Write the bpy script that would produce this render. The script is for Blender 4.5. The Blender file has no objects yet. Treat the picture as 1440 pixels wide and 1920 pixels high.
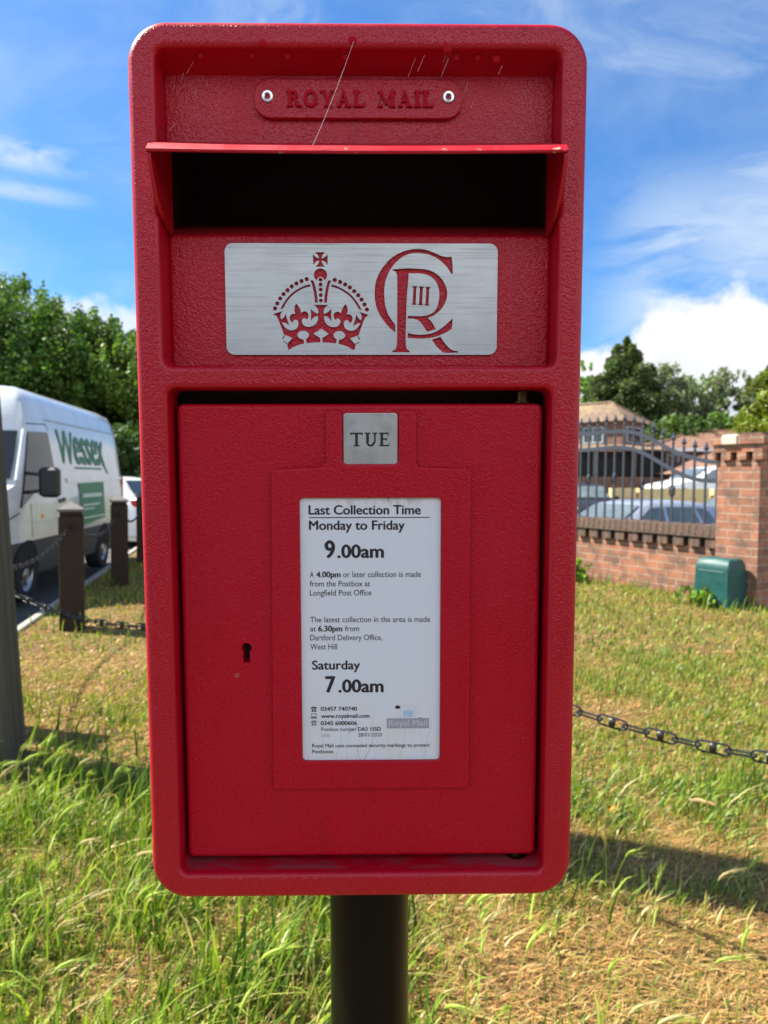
import bpy, math, random
import numpy as np
from mathutils import Vector, Matrix
from mathutils.geometry import tessellate_polygon

rnd = random.Random(7)
RNG = np.random.default_rng(11)
scn = bpy.context.scene
col = scn.collection

# ------------------------------------------------------------------ camera
PITCH, ROLL = math.radians(2.6), math.radians(0.46)
cam_d = bpy.data.cameras.new("camera")
cam = bpy.data.objects.new("camera", cam_d)
col.objects.link(cam)
fw = Vector((0, math.cos(PITCH), -math.sin(PITCH)))
rt0 = Vector((1, 0, 0))
up0 = rt0.cross(fw)
rt = rt0 * math.cos(ROLL) + up0 * math.sin(ROLL)
up = up0 * math.cos(ROLL) - rt0 * math.sin(ROLL)
mw = Matrix((rt, up, -fw)).transposed().to_4x4()
mw.translation = (0, 0, 1.5)
cam.matrix_world = mw
cam_d.sensor_fit = 'VERTICAL'
cam_d.sensor_height = 36.0
cam_d.lens = 1331.0 / 1920.0 * 36.0
cam_d.clip_start, cam_d.clip_end = 0.02, 3000
cam_d.dof.use_dof = True
cam_d.dof.focus_distance = 0.545
cam_d.dof.aperture_fstop = 12
scn.camera = cam

# ------------------------------------------------------------------ render / exposure
scn.view_settings.view_transform = 'Standard'
scn.view_settings.look = 'None'
scn.view_settings.exposure = 1.5
scn.view_settings.gamma = 1
scn.view_settings.use_curve_mapping = False
scn.cycles.use_denoising = True
scn.cycles.max_bounces = 8
scn.cycles.transparent_max_bounces = 12
scn.cycles.sample_clamp_indirect = 8

# ------------------------------------------------------------------ sun
SUN_EL, SUN_AZ = math.radians(52), math.radians(-74.5)     # azimuth clockwise from +Y
sdir = Vector((math.sin(SUN_AZ) * math.cos(SUN_EL), math.cos(SUN_AZ) * math.cos(SUN_EL), math.sin(SUN_EL)))
sun_d = bpy.data.lights.new("sun", 'SUN')
sun_d.energy, sun_d.angle, sun_d.color = 5.0, math.radians(0.53), (1.0, 0.93, 0.80)
sun = bpy.data.objects.new("sun", sun_d)
sun.rotation_euler = sdir.to_track_quat('Z', 'Y').to_euler()
sun.location = (-20, 6, 30)
col.objects.link(sun)


# ------------------------------------------------------------------ node helpers
class NT:
    def __init__(s, tree):
        s.t = tree; s.n = tree.nodes; s.l = tree.links

    def new(s, typ, **kw):
        nd = s.n.new(typ)
        for k, v in kw.items():
            setattr(nd, k, v)
        return nd

    def put(s, sock, v):
        if isinstance(v, bpy.types.NodeSocket):
            s.l.new(v, sock)
        elif v is not None:
            if hasattr(sock.default_value, '__len__') and not hasattr(v, '__len__'):
                v = (v,) * len(sock.default_value)
            if hasattr(v, '__len__') and len(v) == 3 and len(sock.default_value) == 4:
                v = (*v, 1)
            sock.default_value = v

    def math(s, op, a, b=None, c=None, clamp=False):
        nd = s.new('ShaderNodeMath', operation=op, use_clamp=clamp)
        s.put(nd.inputs[0], a)
        if b is not None: s.put(nd.inputs[1], b)
        if c is not None: s.put(nd.inputs[2], c)
        return nd.outputs[0]

    def vmath(s, op, a, b=None):
        nd = s.new('ShaderNodeVectorMath', operation=op)
        s.put(nd.inputs[0], a)
        if b is not None: s.put(nd.inputs[1], b)
        return nd.outputs[1] if op in ('DOT_PRODUCT', 'LENGTH') else nd.outputs[0]

    def ss(s, v, a, b, lo=0.0, hi=1.0):
        nd = s.new('ShaderNodeMapRange', interpolation_type='SMOOTHSTEP')
        s.put(nd.inputs[0], v); s.put(nd.inputs[1], a); s.put(nd.inputs[2], b)
        s.put(nd.inputs[3], lo); s.put(nd.inputs[4], hi)
        return nd.outputs[0]

    def noise(s, vec, scale, detail=3, rough=.5, dist=0.0, w=None, typ='FBM'):
        nd = s.new('ShaderNodeTexNoise')
        nd.noise_type = typ
        if vec is not None: s.put(nd.inputs['Vector'], vec)
        s.put(nd.inputs['Scale'], scale); s.put(nd.inputs['Detail'], detail)
        s.put(nd.inputs['Roughness'], rough); s.put(nd.inputs['Distortion'], dist)
        return nd.outputs['Fac']

    def mix(s, f, a, b, blend='MIX'):
        nd = s.new('ShaderNodeMix', data_type='RGBA', blend_type=blend)
        s.put(nd.inputs[0], f); s.put(nd.inputs[6], a); s.put(nd.inputs[7], b)
        return nd.outputs[2]

    def comb(s, x, y, z):
        nd = s.new('ShaderNodeCombineXYZ')
        for i, v in enumerate((x, y, z)): s.put(nd.inputs[i], v)
        return nd.outputs[0]

    def sep(s, v):
        nd = s.new('ShaderNodeSeparateXYZ'); s.put(nd.inputs[0], v)
        return nd.outputs

    def scale(s, v, k):
        return s.vmath('MULTIPLY', v, k)


# ------------------------------------------------------------------ world: Nishita sky with clouds by direction
world = bpy.data.worlds.new("World")
scn.world = world
world.use_nodes = True
N = NT(world.node_tree)
N.n.clear()
wout = N.new('ShaderNodeOutputWorld')
bg = N.new('ShaderNodeBackground')
sky = N.new('ShaderNodeTexSky', sky_type='NISHITA')
sky.sun_disc = False
sky.sun_elevation, sky.sun_rotation = SUN_EL, SUN_AZ
sky.air_density, sky.dust_density, sky.ozone_density = 1.0, 0.4, 1.6
tc = N.new('ShaderNodeTexCoord')
D = tc.outputs['Generated']
dx, dy, dz = N.sep(D)
el = N.math('MULTIPLY', N.math('ARCSINE', dz), 57.2958)
az = N.math('MULTIPLY', N.math('ARCTAN2', dx, dy), 57.2958)
plan = N.vmath('DIVIDE', D, N.comb(*(N.math('ADD', N.math('MAXIMUM', dz, 0), 0.12),) * 3))
# wisps: stretched, warped noise in the plane of the high cloud layer
warp = N.noise(plan, 0.9, 4, .55)
wv = N.vmath('ADD', N.scale(plan, (0.75, 1.9, 0)), N.comb(N.math('MULTIPLY', warp, 1.5), N.math('MULTIPLY', warp, .8), 3.7))
w1 = N.noise(wv, 1.25, 8, .62, .6)
w2 = N.noise(N.vmath('ADD', N.scale(D, (1, 1, 1.4)), (4, 1.3, 2.2)), 2.3, 3, .5)
cirrus = N.math('MULTIPLY', N.ss(w1, .44, .74), N.ss(w2, .40, .62))
cirrus = N.math('MULTIPLY', cirrus, N.ss(el, 6, 14))
veil = N.ss(N.noise(N.scale(D, (2, 2, 3)), 1.6, 5, .55, .4), .38, .75)
# fanned veil above the cumulus on the right
fan = N.math('MULTIPLY', N.ss(az, 14, 22), N.math('MULTIPLY', N.ss(el, 25, 15), N.ss(N.noise(N.scale(D, (3, 3, 9)), 1.7, 7, .6, .8), .27, .56)))
leftside = N.ss(az, -4, -18)
veil = N.math('MULTIPLY', veil, N.math('ADD', .34, N.math('MULTIPLY', leftside, .20)))
streak = N.math('MAXIMUM', N.ss(N.math('ABSOLUTE', N.math('SUBTRACT', el, 21.6)), 1.5, .2), N.math('MULTIPLY', N.ss(N.math('ABSOLUTE', N.math('SUBTRACT', el, 19.4)), .9, .1), .8))
streak = N.math('MULTIPLY', N.math('MULTIPLY', streak, N.ss(az, -20, -27)), N.ss(N.noise(N.scale(D, (4, 4, 14)), 2.0, 6, .6, .5), .34, .56))
thin = N.math('MAXIMUM', N.math('MAXIMUM', N.math('MULTIPLY', cirrus, .85), veil), N.math('MULTIPLY', streak, .8))
thin = N.math('MAXIMUM', thin, N.math('MULTIPLY', fan, .92))
# cumulus banks low on the horizon; higher bright bank added unseen behind the photographer to light the box
puff = N.noise(D, 7.5, 8, .55, .1)
puff2 = N.noise(N.vmath('ADD', D, (3, 5, 1)), 2.6, 5, .5)
top = N.math('ADD', 10.0, N.ss(az, 19, 30, 0, 2.6))
top = N.math('ADD', top, N.ss(az, 8, 16, 0, 2.2))
top = N.math('ADD', top, N.ss(az, -10, -17, 0, 4.2))
back = N.ss(dy, -.1, -.7)
top = N.math('ADD', top, N.math('MULTIPLY', back, 30.0))
cu = N.math('ADD', N.math('SUBTRACT', top, el), N.math('ADD', N.math('MULTIPLY', N.math('SUBTRACT', puff, .5), 16.0), N.math('MULTIPLY', N.math('SUBTRACT', puff2, .5), 14.0)))
cum = N.ss(cu, -.5, 1.5)
softleft = N.ss(az, 5, -8, 1.0, .72)
cum = N.math('MULTIPLY', cum, softleft)
shade = N.noise(N.vmath('ADD', D, (0, 0, .05)), 8, 6, .55)
base = N.ss(cu, 1.5, 10)
cl_dark = (2.6, 2.75, 3.0)
cl_lit = (7.8, 8.9, 10.4)
ccol = N.mix(N.math('MULTIPLY', base, N.ss(shade, .30, .62)), N.mix(back, (3.7, 3.75, 3.85), cl_lit), N.mix(back, (2.1, 2.35, 2.7), (4.5, 4.8, 5.2)))
skyc = N.mix(1.0, sky.outputs[0], (0.265, 0.495, 0.72), 'MULTIPLY')
c1 = N.mix(thin, skyc, (2.5, 3.0, 3.6))
c2 = N.mix(cum, c1, ccol)
N.l.new(c2, bg.inputs[0])
bg.inputs[1].default_value = 0.10
N.l.new(bg.outputs[0], wout.inputs[0])

# ------------------------------------------------------------------ materials
MATS = {}


def mat(name, base, rough=.6, metal=0.0, spec=.5, coat=0.0, build=None, trans=0.0, ior=None, alpha=None):
    m = bpy.data.materials.new(name)
    m.use_nodes = True
    n = NT(m.node_tree)
    b = m.node_tree.nodes['Principled BSDF']
    n.put(b.inputs['Base Color'], base)
    b.inputs['Roughness'].default_value = rough
    b.inputs['Metallic'].default_value = metal
    b.inputs['Specular IOR Level'].default_value = spec
    b.inputs['Coat Weight'].default_value = coat
    if trans: b.inputs['Transmission Weight'].default_value = trans
    if ior: b.inputs['IOR'].default_value = ior
    if build: build(n, b)
    MATS[name] = m
    return m


def obj_co(n):
    return n.new('ShaderNodeTexCoord').outputs['Object']


def uv_co(n):
    return n.new('ShaderNodeTexCoord').outputs['UV']


def bump(n, b, h, strength=.3, dist=.01, sock='Normal'):
    bp = n.new('ShaderNodeBump')
    bp.inputs['Strength'].default_value = strength
    bp.inputs['Distance'].default_value = dist
    n.put(bp.inputs['Height'], h)
    n.l.new(bp.outputs[0], b.inputs[sock])
    return bp


def red_paint(scale, depth, dull, dr=0.0):
    def f(n, b):
        co = obj_co(n)
        h1 = n.noise(co, scale, 1.5, .45, .5)
        h2 = n.noise(n.vmath('ADD', co, (3, 1, 7)), scale * .45, 1, .5)
        h = n.math('ADD', n.math('MULTIPLY', h1, 1.0), n.math('MULTIPLY', h2, .6))
        # the grain flattens out on the rounded rims
        gn = n.new('ShaderNodeNewGeometry')
        tn = n.new('ShaderNodeVectorTransform', vector_type='NORMAL', convert_from='WORLD', convert_to='OBJECT')
        n.l.new(gn.outputs['Normal'], tn.inputs[0])
        face = n.ss(n.math('ABSOLUTE', n.sep(tn.outputs[0])[1]), .86, .985, .04, 1.0)
        bump(n, b, n.math('MULTIPLY', h, face), 1.0, depth)
        big = n.noise(co, 9, 3, .6)
        fad = n.ss(big, .42, .68)
        c = n.mix(n.math('MULTIPLY', fad, dull), (.435, .0005, .0128), (.435, .004, .019))
        st_ = n.noise(n.scale(co, (70, 70, 5)), 1, 4, .6)
        c = n.mix(n.math('MULTIPLY', n.ss(st_, .55, .72), .22), c, (.25, .004, .012))
        # small dirt specks and chips
        sp = n.noise(n.vmath('ADD', co, (9, 9, 9)), 260, 2, .5)
        spm = n.math('MULTIPLY', n.ss(sp, .76, .80), .5)
        c = n.mix(spm, c, (.30, .16, .15))
        # dust settled in the bottom of the door recess, and one old chip by the keyhole
        x, y, z = n.sep(co)
        du = n.math('MULTIPLY', n.ss(z, -.3065, -.3112), n.math('MULTIPLY', n.ss(y, .0055, .0100), n.ss(n.noise(n.scale(co, (22, 60, 1)), 1, 5, .65), .40, .58)))
        c = n.mix(n.math('MULTIPLY', du, .45), c, (.12, .075, .08))
        ds = n.vmath('LENGTH', n.vmath('SUBTRACT', co, n.comb(-.0988, n.math('MULTIPLY', y, 1.0), -.1528)))
        chip = n.ss(n.math('ADD', ds, n.math('MULTIPLY', n.noise(co, 700, 2, .6), .0045)), .0044, .0034)
        c = n.mix(n.math('MULTIPLY', chip, .3), c, (.36, .24, .20))
        n.l.new(c, b.inputs['Base Color'])
        n.put(b.inputs['Roughness'], n.math('ADD', n.ss(n.noise(co, 30, 3, .6), .3, .7, .30 + dr, .44 + dr), n.math('MULTIPLY', n.math('SUBTRACT', 1.0, face), .12)))
    return f


RED = mat('red paint coarse', (.36, .002, .009),   .25, spec=.42, coat=0, build=red_paint(620, .00080, .5, -.06))
REDF = mat('red paint fine', (.36, .002, .009), .3, spec=.25, build=red_paint(860, .00062, .5, -.07))
REDS = mat('red paint smooth', (.36, .002, .009), .32, spec=.45, build=red_paint(180, .00012, .3))
LETR = mat('raised letter paint', (.40, .0007, .010), .6, spec=.12)
SLOTSHADE = mat('slot floor painted shade', (.16, .004, .008), .6, spec=.2, build=lambda n, b: n.l.new(n.mix(n.noise(obj_co(n), 60, 4, .6), (.36, .002, .010), (.12, .012, .012)), b.inputs['Base Color']))  # shade under the hood put into a darker red, with some grime
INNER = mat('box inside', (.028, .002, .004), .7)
KEYB = mat('keyhole dark', (.008, .008, .010), .6)


def hood_f(n, b):
    red_paint(300, .00015, .3)(n, b)
    old = b.inputs['Base Color'].links[0].from_socket
    co = obj_co(n)
    x, y, z = n.sep(co)
    edge = n.ss(y, -.0262, -.0285)
    chips = n.math('MULTIPLY', edge, n.ss(n.noise(co, 75, 4, .7), .62, .66))
    n.l.new(n.mix(chips, old, (.42, .36, .26)), b.inputs['Base Color'])


HOODM = mat('hood paint', (.36, .002, .009), .3, build=hood_f)


def brushed(n, b):
    co = obj_co(n)
    h = n.noise(n.scale(co, (22, 400, 900)), 1, 4, .6)
    big = n.noise(co, 22, 3, .55)
    n.l.new(n.mix(n.ss(big, .35, .7), (.62, .62, .61), (.52, .52, .52)), b.inputs['Base Color'])
    bc = b.inputs['Base Color'].links[0].from_socket
    n.l.new(n.mix(n.math('MULTIPLY', n.ss(h, .5, .68), .35), bc, (.36, .36, .36)), b.inputs['Base Color'])
    n.put(b.inputs['Roughness'], n.ss(h, .3, .7, .36, .56))
    bump(n, b, h, .35, .0001)


STEEL = mat('brushed steel', (.6, .6, .6), .45, metal=.82, build=brushed)


def tablet_f(n, b):
    co = obj_co(n)
    h = n.noise(n.scale(co, (900, 300, 60)), 1, 4, .6)
    big = n.noise(co, 45, 4, .6)
    n.l.new(n.mix(n.ss(big, .35, .7), (.56, .545, .53), (.40, .39, .375)), b.inputs['Base Color'])
    bump(n, b, h, .3, .0001)


TABLET = mat('worn steel tablet', (.5, .5, .5), .42, metal=.8, build=tablet_f)
RIVET = mat('rivet steel', (.75, .75, .74), .25, metal=1)
BRASS = mat('brass pin', (.12, .08, .035), .35, metal=1)
INK = mat('black ink', (.018, .013, .020), .5)
INKG = mat('grey ink', (.13, .13, .16), .5)
ENAM = mat('black enamel', (.006, .006, .007), .35)


def notice_f(n, b):
    co = obj_co(n)
    x, y, z = n.sep(co)
    blot = n.noise(co, 35, 4, .6)
    topst = n.math('MULTIPLY', n.ss(z, -.0225, -.012), n.ss(n.noise(n.scale(co, (1, 1, .4)), 130, 4, .7), .42, .62))
    topst = n.math('MULTIPLY', topst, n.ss(n.math('ABSOLUTE', n.math('SUBTRACT', x, .014)), .045, .006))
    low = n.math('MULTIPLY', n.ss(z, -.150, -.222), n.ss(blot, .38, .66))
    c = n.mix(n.math('MULTIPLY', low, .45), (.70, .725, .775), (.70, .655, .55))
    c = n.mix(n.math('MULTIPLY', topst, .8), c, (.33, .18, .08))
    # crazing in the lacquer near the foot of the card
    vo = n.new('ShaderNodeTexVoronoi', feature='DISTANCE_TO_EDGE')
    n.put(vo.inputs['Vector'], n.vmath('ADD', n.scale(co, (85, 1, 9)), n.comb(n.math('MULTIPLY', blot, 1.2), 0, 0)))
    vo.inputs['Scale'].default_value = 1.0
    cr = n.math('MULTIPLY', n.ss(vo.outputs['Distance'], .012, .004), n.ss(z, -.165, -.215))
    c = n.mix(n.math('MULTIPLY', cr, .38), c, (.26, .24, .25))
    speck = n.math('MULTIPLY', n.ss(n.noise(n.vmath('ADD', co, (2, 2, 2)), 190, 2, .5), .72, .76), .25)
    c = n.mix(speck, c, (.35, .33, .33))
    n.l.new(c, b.inputs['Base Color'])


CARD = mat('notice card', (.72, .74, .78), .28, spec=.5, build=notice_f)
LOGOG = mat('faded grey block', (.34, .325, .37), .4)
LOGOL = mat('faded white letters', (.53, .53, .58), .4)
LOGOB = mat('faded blue', (.42, .60, .76), .4)
LOGOF = mat('faint grey line', (.56, .58, .63), .4)
BLOT = mat('dark red blot', (.045, .008, .010), .4)
POLE = mat('black pole paint', (.0035, .0035, .003), .32, spec=.16,
           build=lambda n, b: bump(n, b, n.noise(obj_co(n), 90, 3, .5), .25, .0006))
SILK = mat('spider silk', (.85, .85, .85), .3)


def wood_f(c1, c2, sc=1.0):
    def f(n, b):
        co = obj_co(n)
        g = n.noise(n.scale(co, (26 * sc, 26 * sc, 1.6 * sc)), 1.5, 5, .65, .6)
        g2 = n.noise(co, 5, 4, .6)
        n.l.new(n.mix(n.math('ADD', n.math('MULTIPLY', g, .7), n.math('MULTIPLY', g2, .3)), c1, c2), b.inputs['Base Color'])
        bump(n, b, g, .6, .006)
    return f


BOLW = mat('brown stained timber', (.03, .018, .01), .65, spec=.3, build=wood_f((.011, .006, .0035), (.040, .021, .012)))
CAPW = mat('weathered bollard cap', (.10, .09, .085), .7, build=wood_f((.06, .05, .045), (.17, .16, .155)))
POSTW = mat('grey weathered timber', (.12, .11, .09), .85, spec=.2, build=wood_f((.030, .028, .020), (.135, .125, .095), .8))
CHAIN = mat('black chain plastic', (.010, .0105, .012), .42)


def brick_f(c1, c2, cm, row=.102, wid=.31, sc=1.0):
    def f(n, b):
        uv = uv_co(n)
        bt = n.new('ShaderNodeTexBrick')
        n.put(bt.inputs['Vector'], uv)
        bt.inputs['Scale'].default_value = 1
        bt.inputs['Brick Width'].default_value = wid
        bt.inputs['Row Height'].default_value = row
        bt.inputs['Mortar Size'].default_value = row * .085
        bt.inputs['Mortar Smooth'].default_value = .3
        bt.inputs['Bias'].default_value = -.1
        bt.offset = .5
        n.put(bt.inputs['Color1'], c1); n.put(bt.inputs['Color2'], c2); n.put(bt.inputs['Mortar'], cm)
        ms = n.noise(uv, 4.2, 5, .65)
        ms2 = n.noise(n.vmath('ADD', uv, (5, 2, 1)), 19, 4, .6)
        cc = n.mix(n.math('MULTIPLY', n.ss(ms, .42, .66), .75), bt.outputs['Color'], (.085, .06, .05))
        cc = n.mix(n.math('MULTIPLY', n.ss(ms2, .58, .74), .5), cc, (.42, .34, .27))
        n.l.new(cc, b.inputs['Base Color'])
        bump(n, b, n.math('ADD', n.math('MULTIPLY', bt.outputs['Fac'], -1.0), n.math('MULTIPLY', ms2, .6)), .6, .012)
    return f


BRICK = mat('red stock brick', (.3, .1, .06), .85, build=brick_f((.35, .138, .076), (.19, .092, .060), (.33, .26, .185)))
BRICKD = mat('dark coping brick', (.1, .06, .05), .85, build=brick_f((.17, .085, .06), (.075, .045, .037), (.10, .07, .05), .4, .10))
BRICKH = mat('house brick', (.2, .08, .05), .9, build=brick_f((.22, .085, .055), (.15, .06, .042), (.20, .15, .12), .15, .45))
WHITEB = mat('pale spalled brick', (.50, .42, .36), .9, build=lambda n, b: bump(n, b, n.noise(obj_co(n), 30, 4, .6), .5, .01))


def tile_f(c1, c2, lichen):
    def f(n, b):
        uv = uv_co(n)
        bt = n.new('ShaderNodeTexBrick')
        n.put(bt.inputs['Vector'], uv)
        bt.inputs['Scale'].default_value = 1
        bt.inputs['Brick Width'].default_value = .5
        bt.inputs['Row Height'].default_value = .3
        bt.inputs['Mortar Size'].default_value = .02
        n.put(bt.inputs['Color1'], c1); n.put(bt.inputs['Color2'], c2)
        n.put(bt.inputs['Mortar'], tuple(v * .45 for v in c2))
        ms = n.noise(uv, .8, 5, .6)
        n.l.new(n.mix(n.ss(ms, .5, .75), bt.outputs['Color'], lichen), b.inputs['Base Color'])
        bump(n, b, bt.outputs['Fac'], -.5, .03)
    return f


TILE_A = mat('tan roof tiles', (.3, .2, .12), .85, build=tile_f((.20, .135, .085), (.14, .092, .06), (.28, .20, .085)))
TILE_B = mat('brown roof tiles', (.3, .15, .1), .85, build=tile_f((.23, .115, .072), (.165, .083, .055), (.20, .12, .08)))
WHITEP = mat('white joinery', (.72, .72, .70), .5, build=lambda n, b: bump(n, b, n.noise(obj_co(n), 9, 3), .1, .003))
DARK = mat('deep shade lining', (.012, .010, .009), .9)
GLASSD = mat('dark window glass', (.025, .032, .038), .06, spec=.7, build=lambda n, b: n.l.new(
    n.mix(n.noise(obj_co(n), 3, 2), (.015, .02, .024), (.05, .06, .065)), b.inputs['Base Color']))
GLASSV = mat('van cab glass', (.02, .024, .028), .08, spec=.25)
TRIMT = mat('tan seat trim', (.16, .125, .075), .8)
GLASSB = mat('blue car glass', (.08, .13, .15), .05, spec=.8, build=lambda n, b: n.l.new(
    n.mix(n.noise(obj_co(n), 2.5, 2), (.05, .07, .08), (.16, .19, .19)), b.inputs['Base Color']))


def paint(name, c, rough=.25, coat=.6, metal=0.0):
    return mat(name, c, rough, metal=metal, coat=coat, build=lambda n, b: n.l.new(
        n.mix(n.ss(n.noise(obj_co(n), 2.2, 4, .6), .35, .7), c, tuple(v * .86 for v in c)), b.inputs['Base Color']))


VANW = paint('white van paint', (.60, .63, .66))
CARW = paint('white car paint', (.76, .77, .78))
SILV = paint('silver blue paint', (.40, .43, .50), .28, .8, .35)
BLUE = paint('blue car paint', (.03, .075, .17), .25, .8)
CLAD = mat('grey plastic cladding', (.045, .047, .05), .6, build=lambda n, b: bump(n, b, n.noise(obj_co(n), 120, 2), .2, .002))
BLACKP = mat('black plastic', (.014, .014, .016), .4)
TYRE = mat('tyre rubber', (.013, .013, .013), .85, build=lambda n, b: bump(n, b, n.noise(obj_co(n), 40, 3), .3, .004))
RIM = mat('wheel rim metal', (.42, .42, .43), .35, metal=.8)
LAMPR = mat('red lamp lens', (.45, .012, .02), .15)
LAMPW = mat('clear lamp lens', (.75, .78, .8), .08, spec=.8)
GREEN = mat('green signwriting', (.05, .215, .125), .5, spec=.4)
GREENP = mat('pale green signwriting', (.10, .26, .15), .4)
LINEW = mat('pale lines on sign', (.55, .68, .60), .5)
LINEG = mat('grey lines on van', (.36, .40, .45), .5)
CHROME = mat('bright trim', (.8, .8, .8), .12, metal=1)
IRON = mat('grey iron railing', (.042, .049, .066), .42, spec=.5,
           build=lambda n, b: bump(n, b, n.noise(obj_co(n), 60, 3), .2, .003))


def cab_f(n, b):
    co = obj_co(n)
    d = n.noise(co, 6, 5, .6)
    n.l.new(n.mix(n.ss(d, .35, .75), (.003, .060, .056), (.012, .080, .074)), b.inputs['Base Color'])
    bump(n, b, n.noise(co, 160, 2), .15, .002)


CAB = mat('teal green cabinet', (.008, .10, .09), .5, build=cab_f)
BUFF = mat('buff stone', (.52, .36, .16), .9, build=lambda n, b: (
    n.l.new(n.mix(n.noise(obj_co(n), 3, 5, .6), (.72, .53, .27), (.54, .39, .19)), b.inputs['Base Color']),
    bump(n, b, n.noise(obj_co(n), 20, 4), .4, .02)))
CONC = mat('pale concrete kerb', (.45, .42, .37), .9, build=lambda n, b: (
    n.l.new(n.mix(n.noise(obj_co(n), 14, 5, .6), (.36, .33, .28), (.24, .22, .19)), b.inputs['Base Color']),
    bump(n, b, n.noise(obj_co(n), 60, 4), .4, .006)))


def asph_f(n, b):
    co = obj_co(n)
    a = n.noise(co, 1.3, 5, .6)
    g = n.noise(co, 110, 2, .7)
    c = n.mix(a, (.040, .040, .042), (.075, .074, .074))
    c = n.mix(n.math('MULTIPLY', n.ss(g, .58, .72), .4), c, (.18, .175, .17))
    n.l.new(c, b.inputs['Base Color'])
    bump(n, b, g, .5, .006)


ASPH = mat('asphalt', (.05, .05, .05), .88, build=asph_f)


def soil_f(n, b):
    co = obj_co(n)
    a = n.noise(co, 1.1, 5, .6)
    f_ = n.noise(co, 34, 5, .7, .4)
    g = n.noise(n.vmath('ADD', co, (4, 8, 0)), 140, 3, .7)
    c = n.mix(n.ss(f_, .32, .68), (.075, .042, .020), (.33, .205, .085))
    c = n.mix(n.math('MULTIPLY', n.ss(a, .44, .62), .55), c, (.16, .20, .045))
    c = n.mix(n.math('MULTIPLY', n.ss(g, .52, .72), .6), c, (.46, .36, .19))
    c = n.mix(n.math('MULTIPLY', n.ss(g, .46, .34), .85), c, (.045, .030, .016))
    n.l.new(c, b.inputs['Base Color'])
    bump(n, b, n.math('ADD', f_, n.math('MULTIPLY', g, .5)), 1.0, .03)


SOIL = mat('dry turf soil', (.3, .2, .1), .95, spec=.2, build=soil_f)
FIELD = mat('distant rough grass', (.10, .13, .04), .95, spec=.2, build=lambda n, b: n.l.new(
    n.mix(n.noise(obj_co(n), .4, 6, .6), (.07, .11, .03), (.22, .19, .09)), b.inputs['Base Color']))


def leafmat(name, attr=True, base=(.1, .2, .03), transl=.4, rough=.5):
    m = bpy.data.materials.new(name)
    m.use_nodes = True
    n = NT(m.node_tree)
    n.n.clear()
    out = n.new('ShaderNodeOutputMaterial')
    if attr:
        a = n.new('ShaderNodeAttribute'); a.attribute_name = 'tint'
        c = a.outputs['Color']
    else:
        c = n.mix(0, base, base)
    pb = n.new('ShaderNodeBsdfPrincipled')
    n.put(pb.inputs['Base Color'], c)
    pb.inputs['Roughness'].default_value = rough
    pb.inputs['Specular IOR Level'].default_value = .35
    tl = n.new('ShaderNodeBsdfTranslucent')
    n.put(tl.inputs[0], n.mix(1.0, c, (1.15, 1.2, .55), 'MULTIPLY'))
    mx = n.new('ShaderNodeMixShader')
    mx.inputs[0].default_value = transl
    n.l.new(pb.outputs[0], mx.inputs[1]); n.l.new(tl.outputs[0], mx.inputs[2])
    n.l.new(mx.outputs[0], out.inputs[0])
    return m


LEAF = leafmat('tree leaves', transl=.35)
BLADE = leafmat('grass blades', transl=.38, rough=.4)
BARK = mat('bark', (.07, .05, .035), .9, build=wood_f((.035, .026, .018), (.11, .085, .06), .4))


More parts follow.
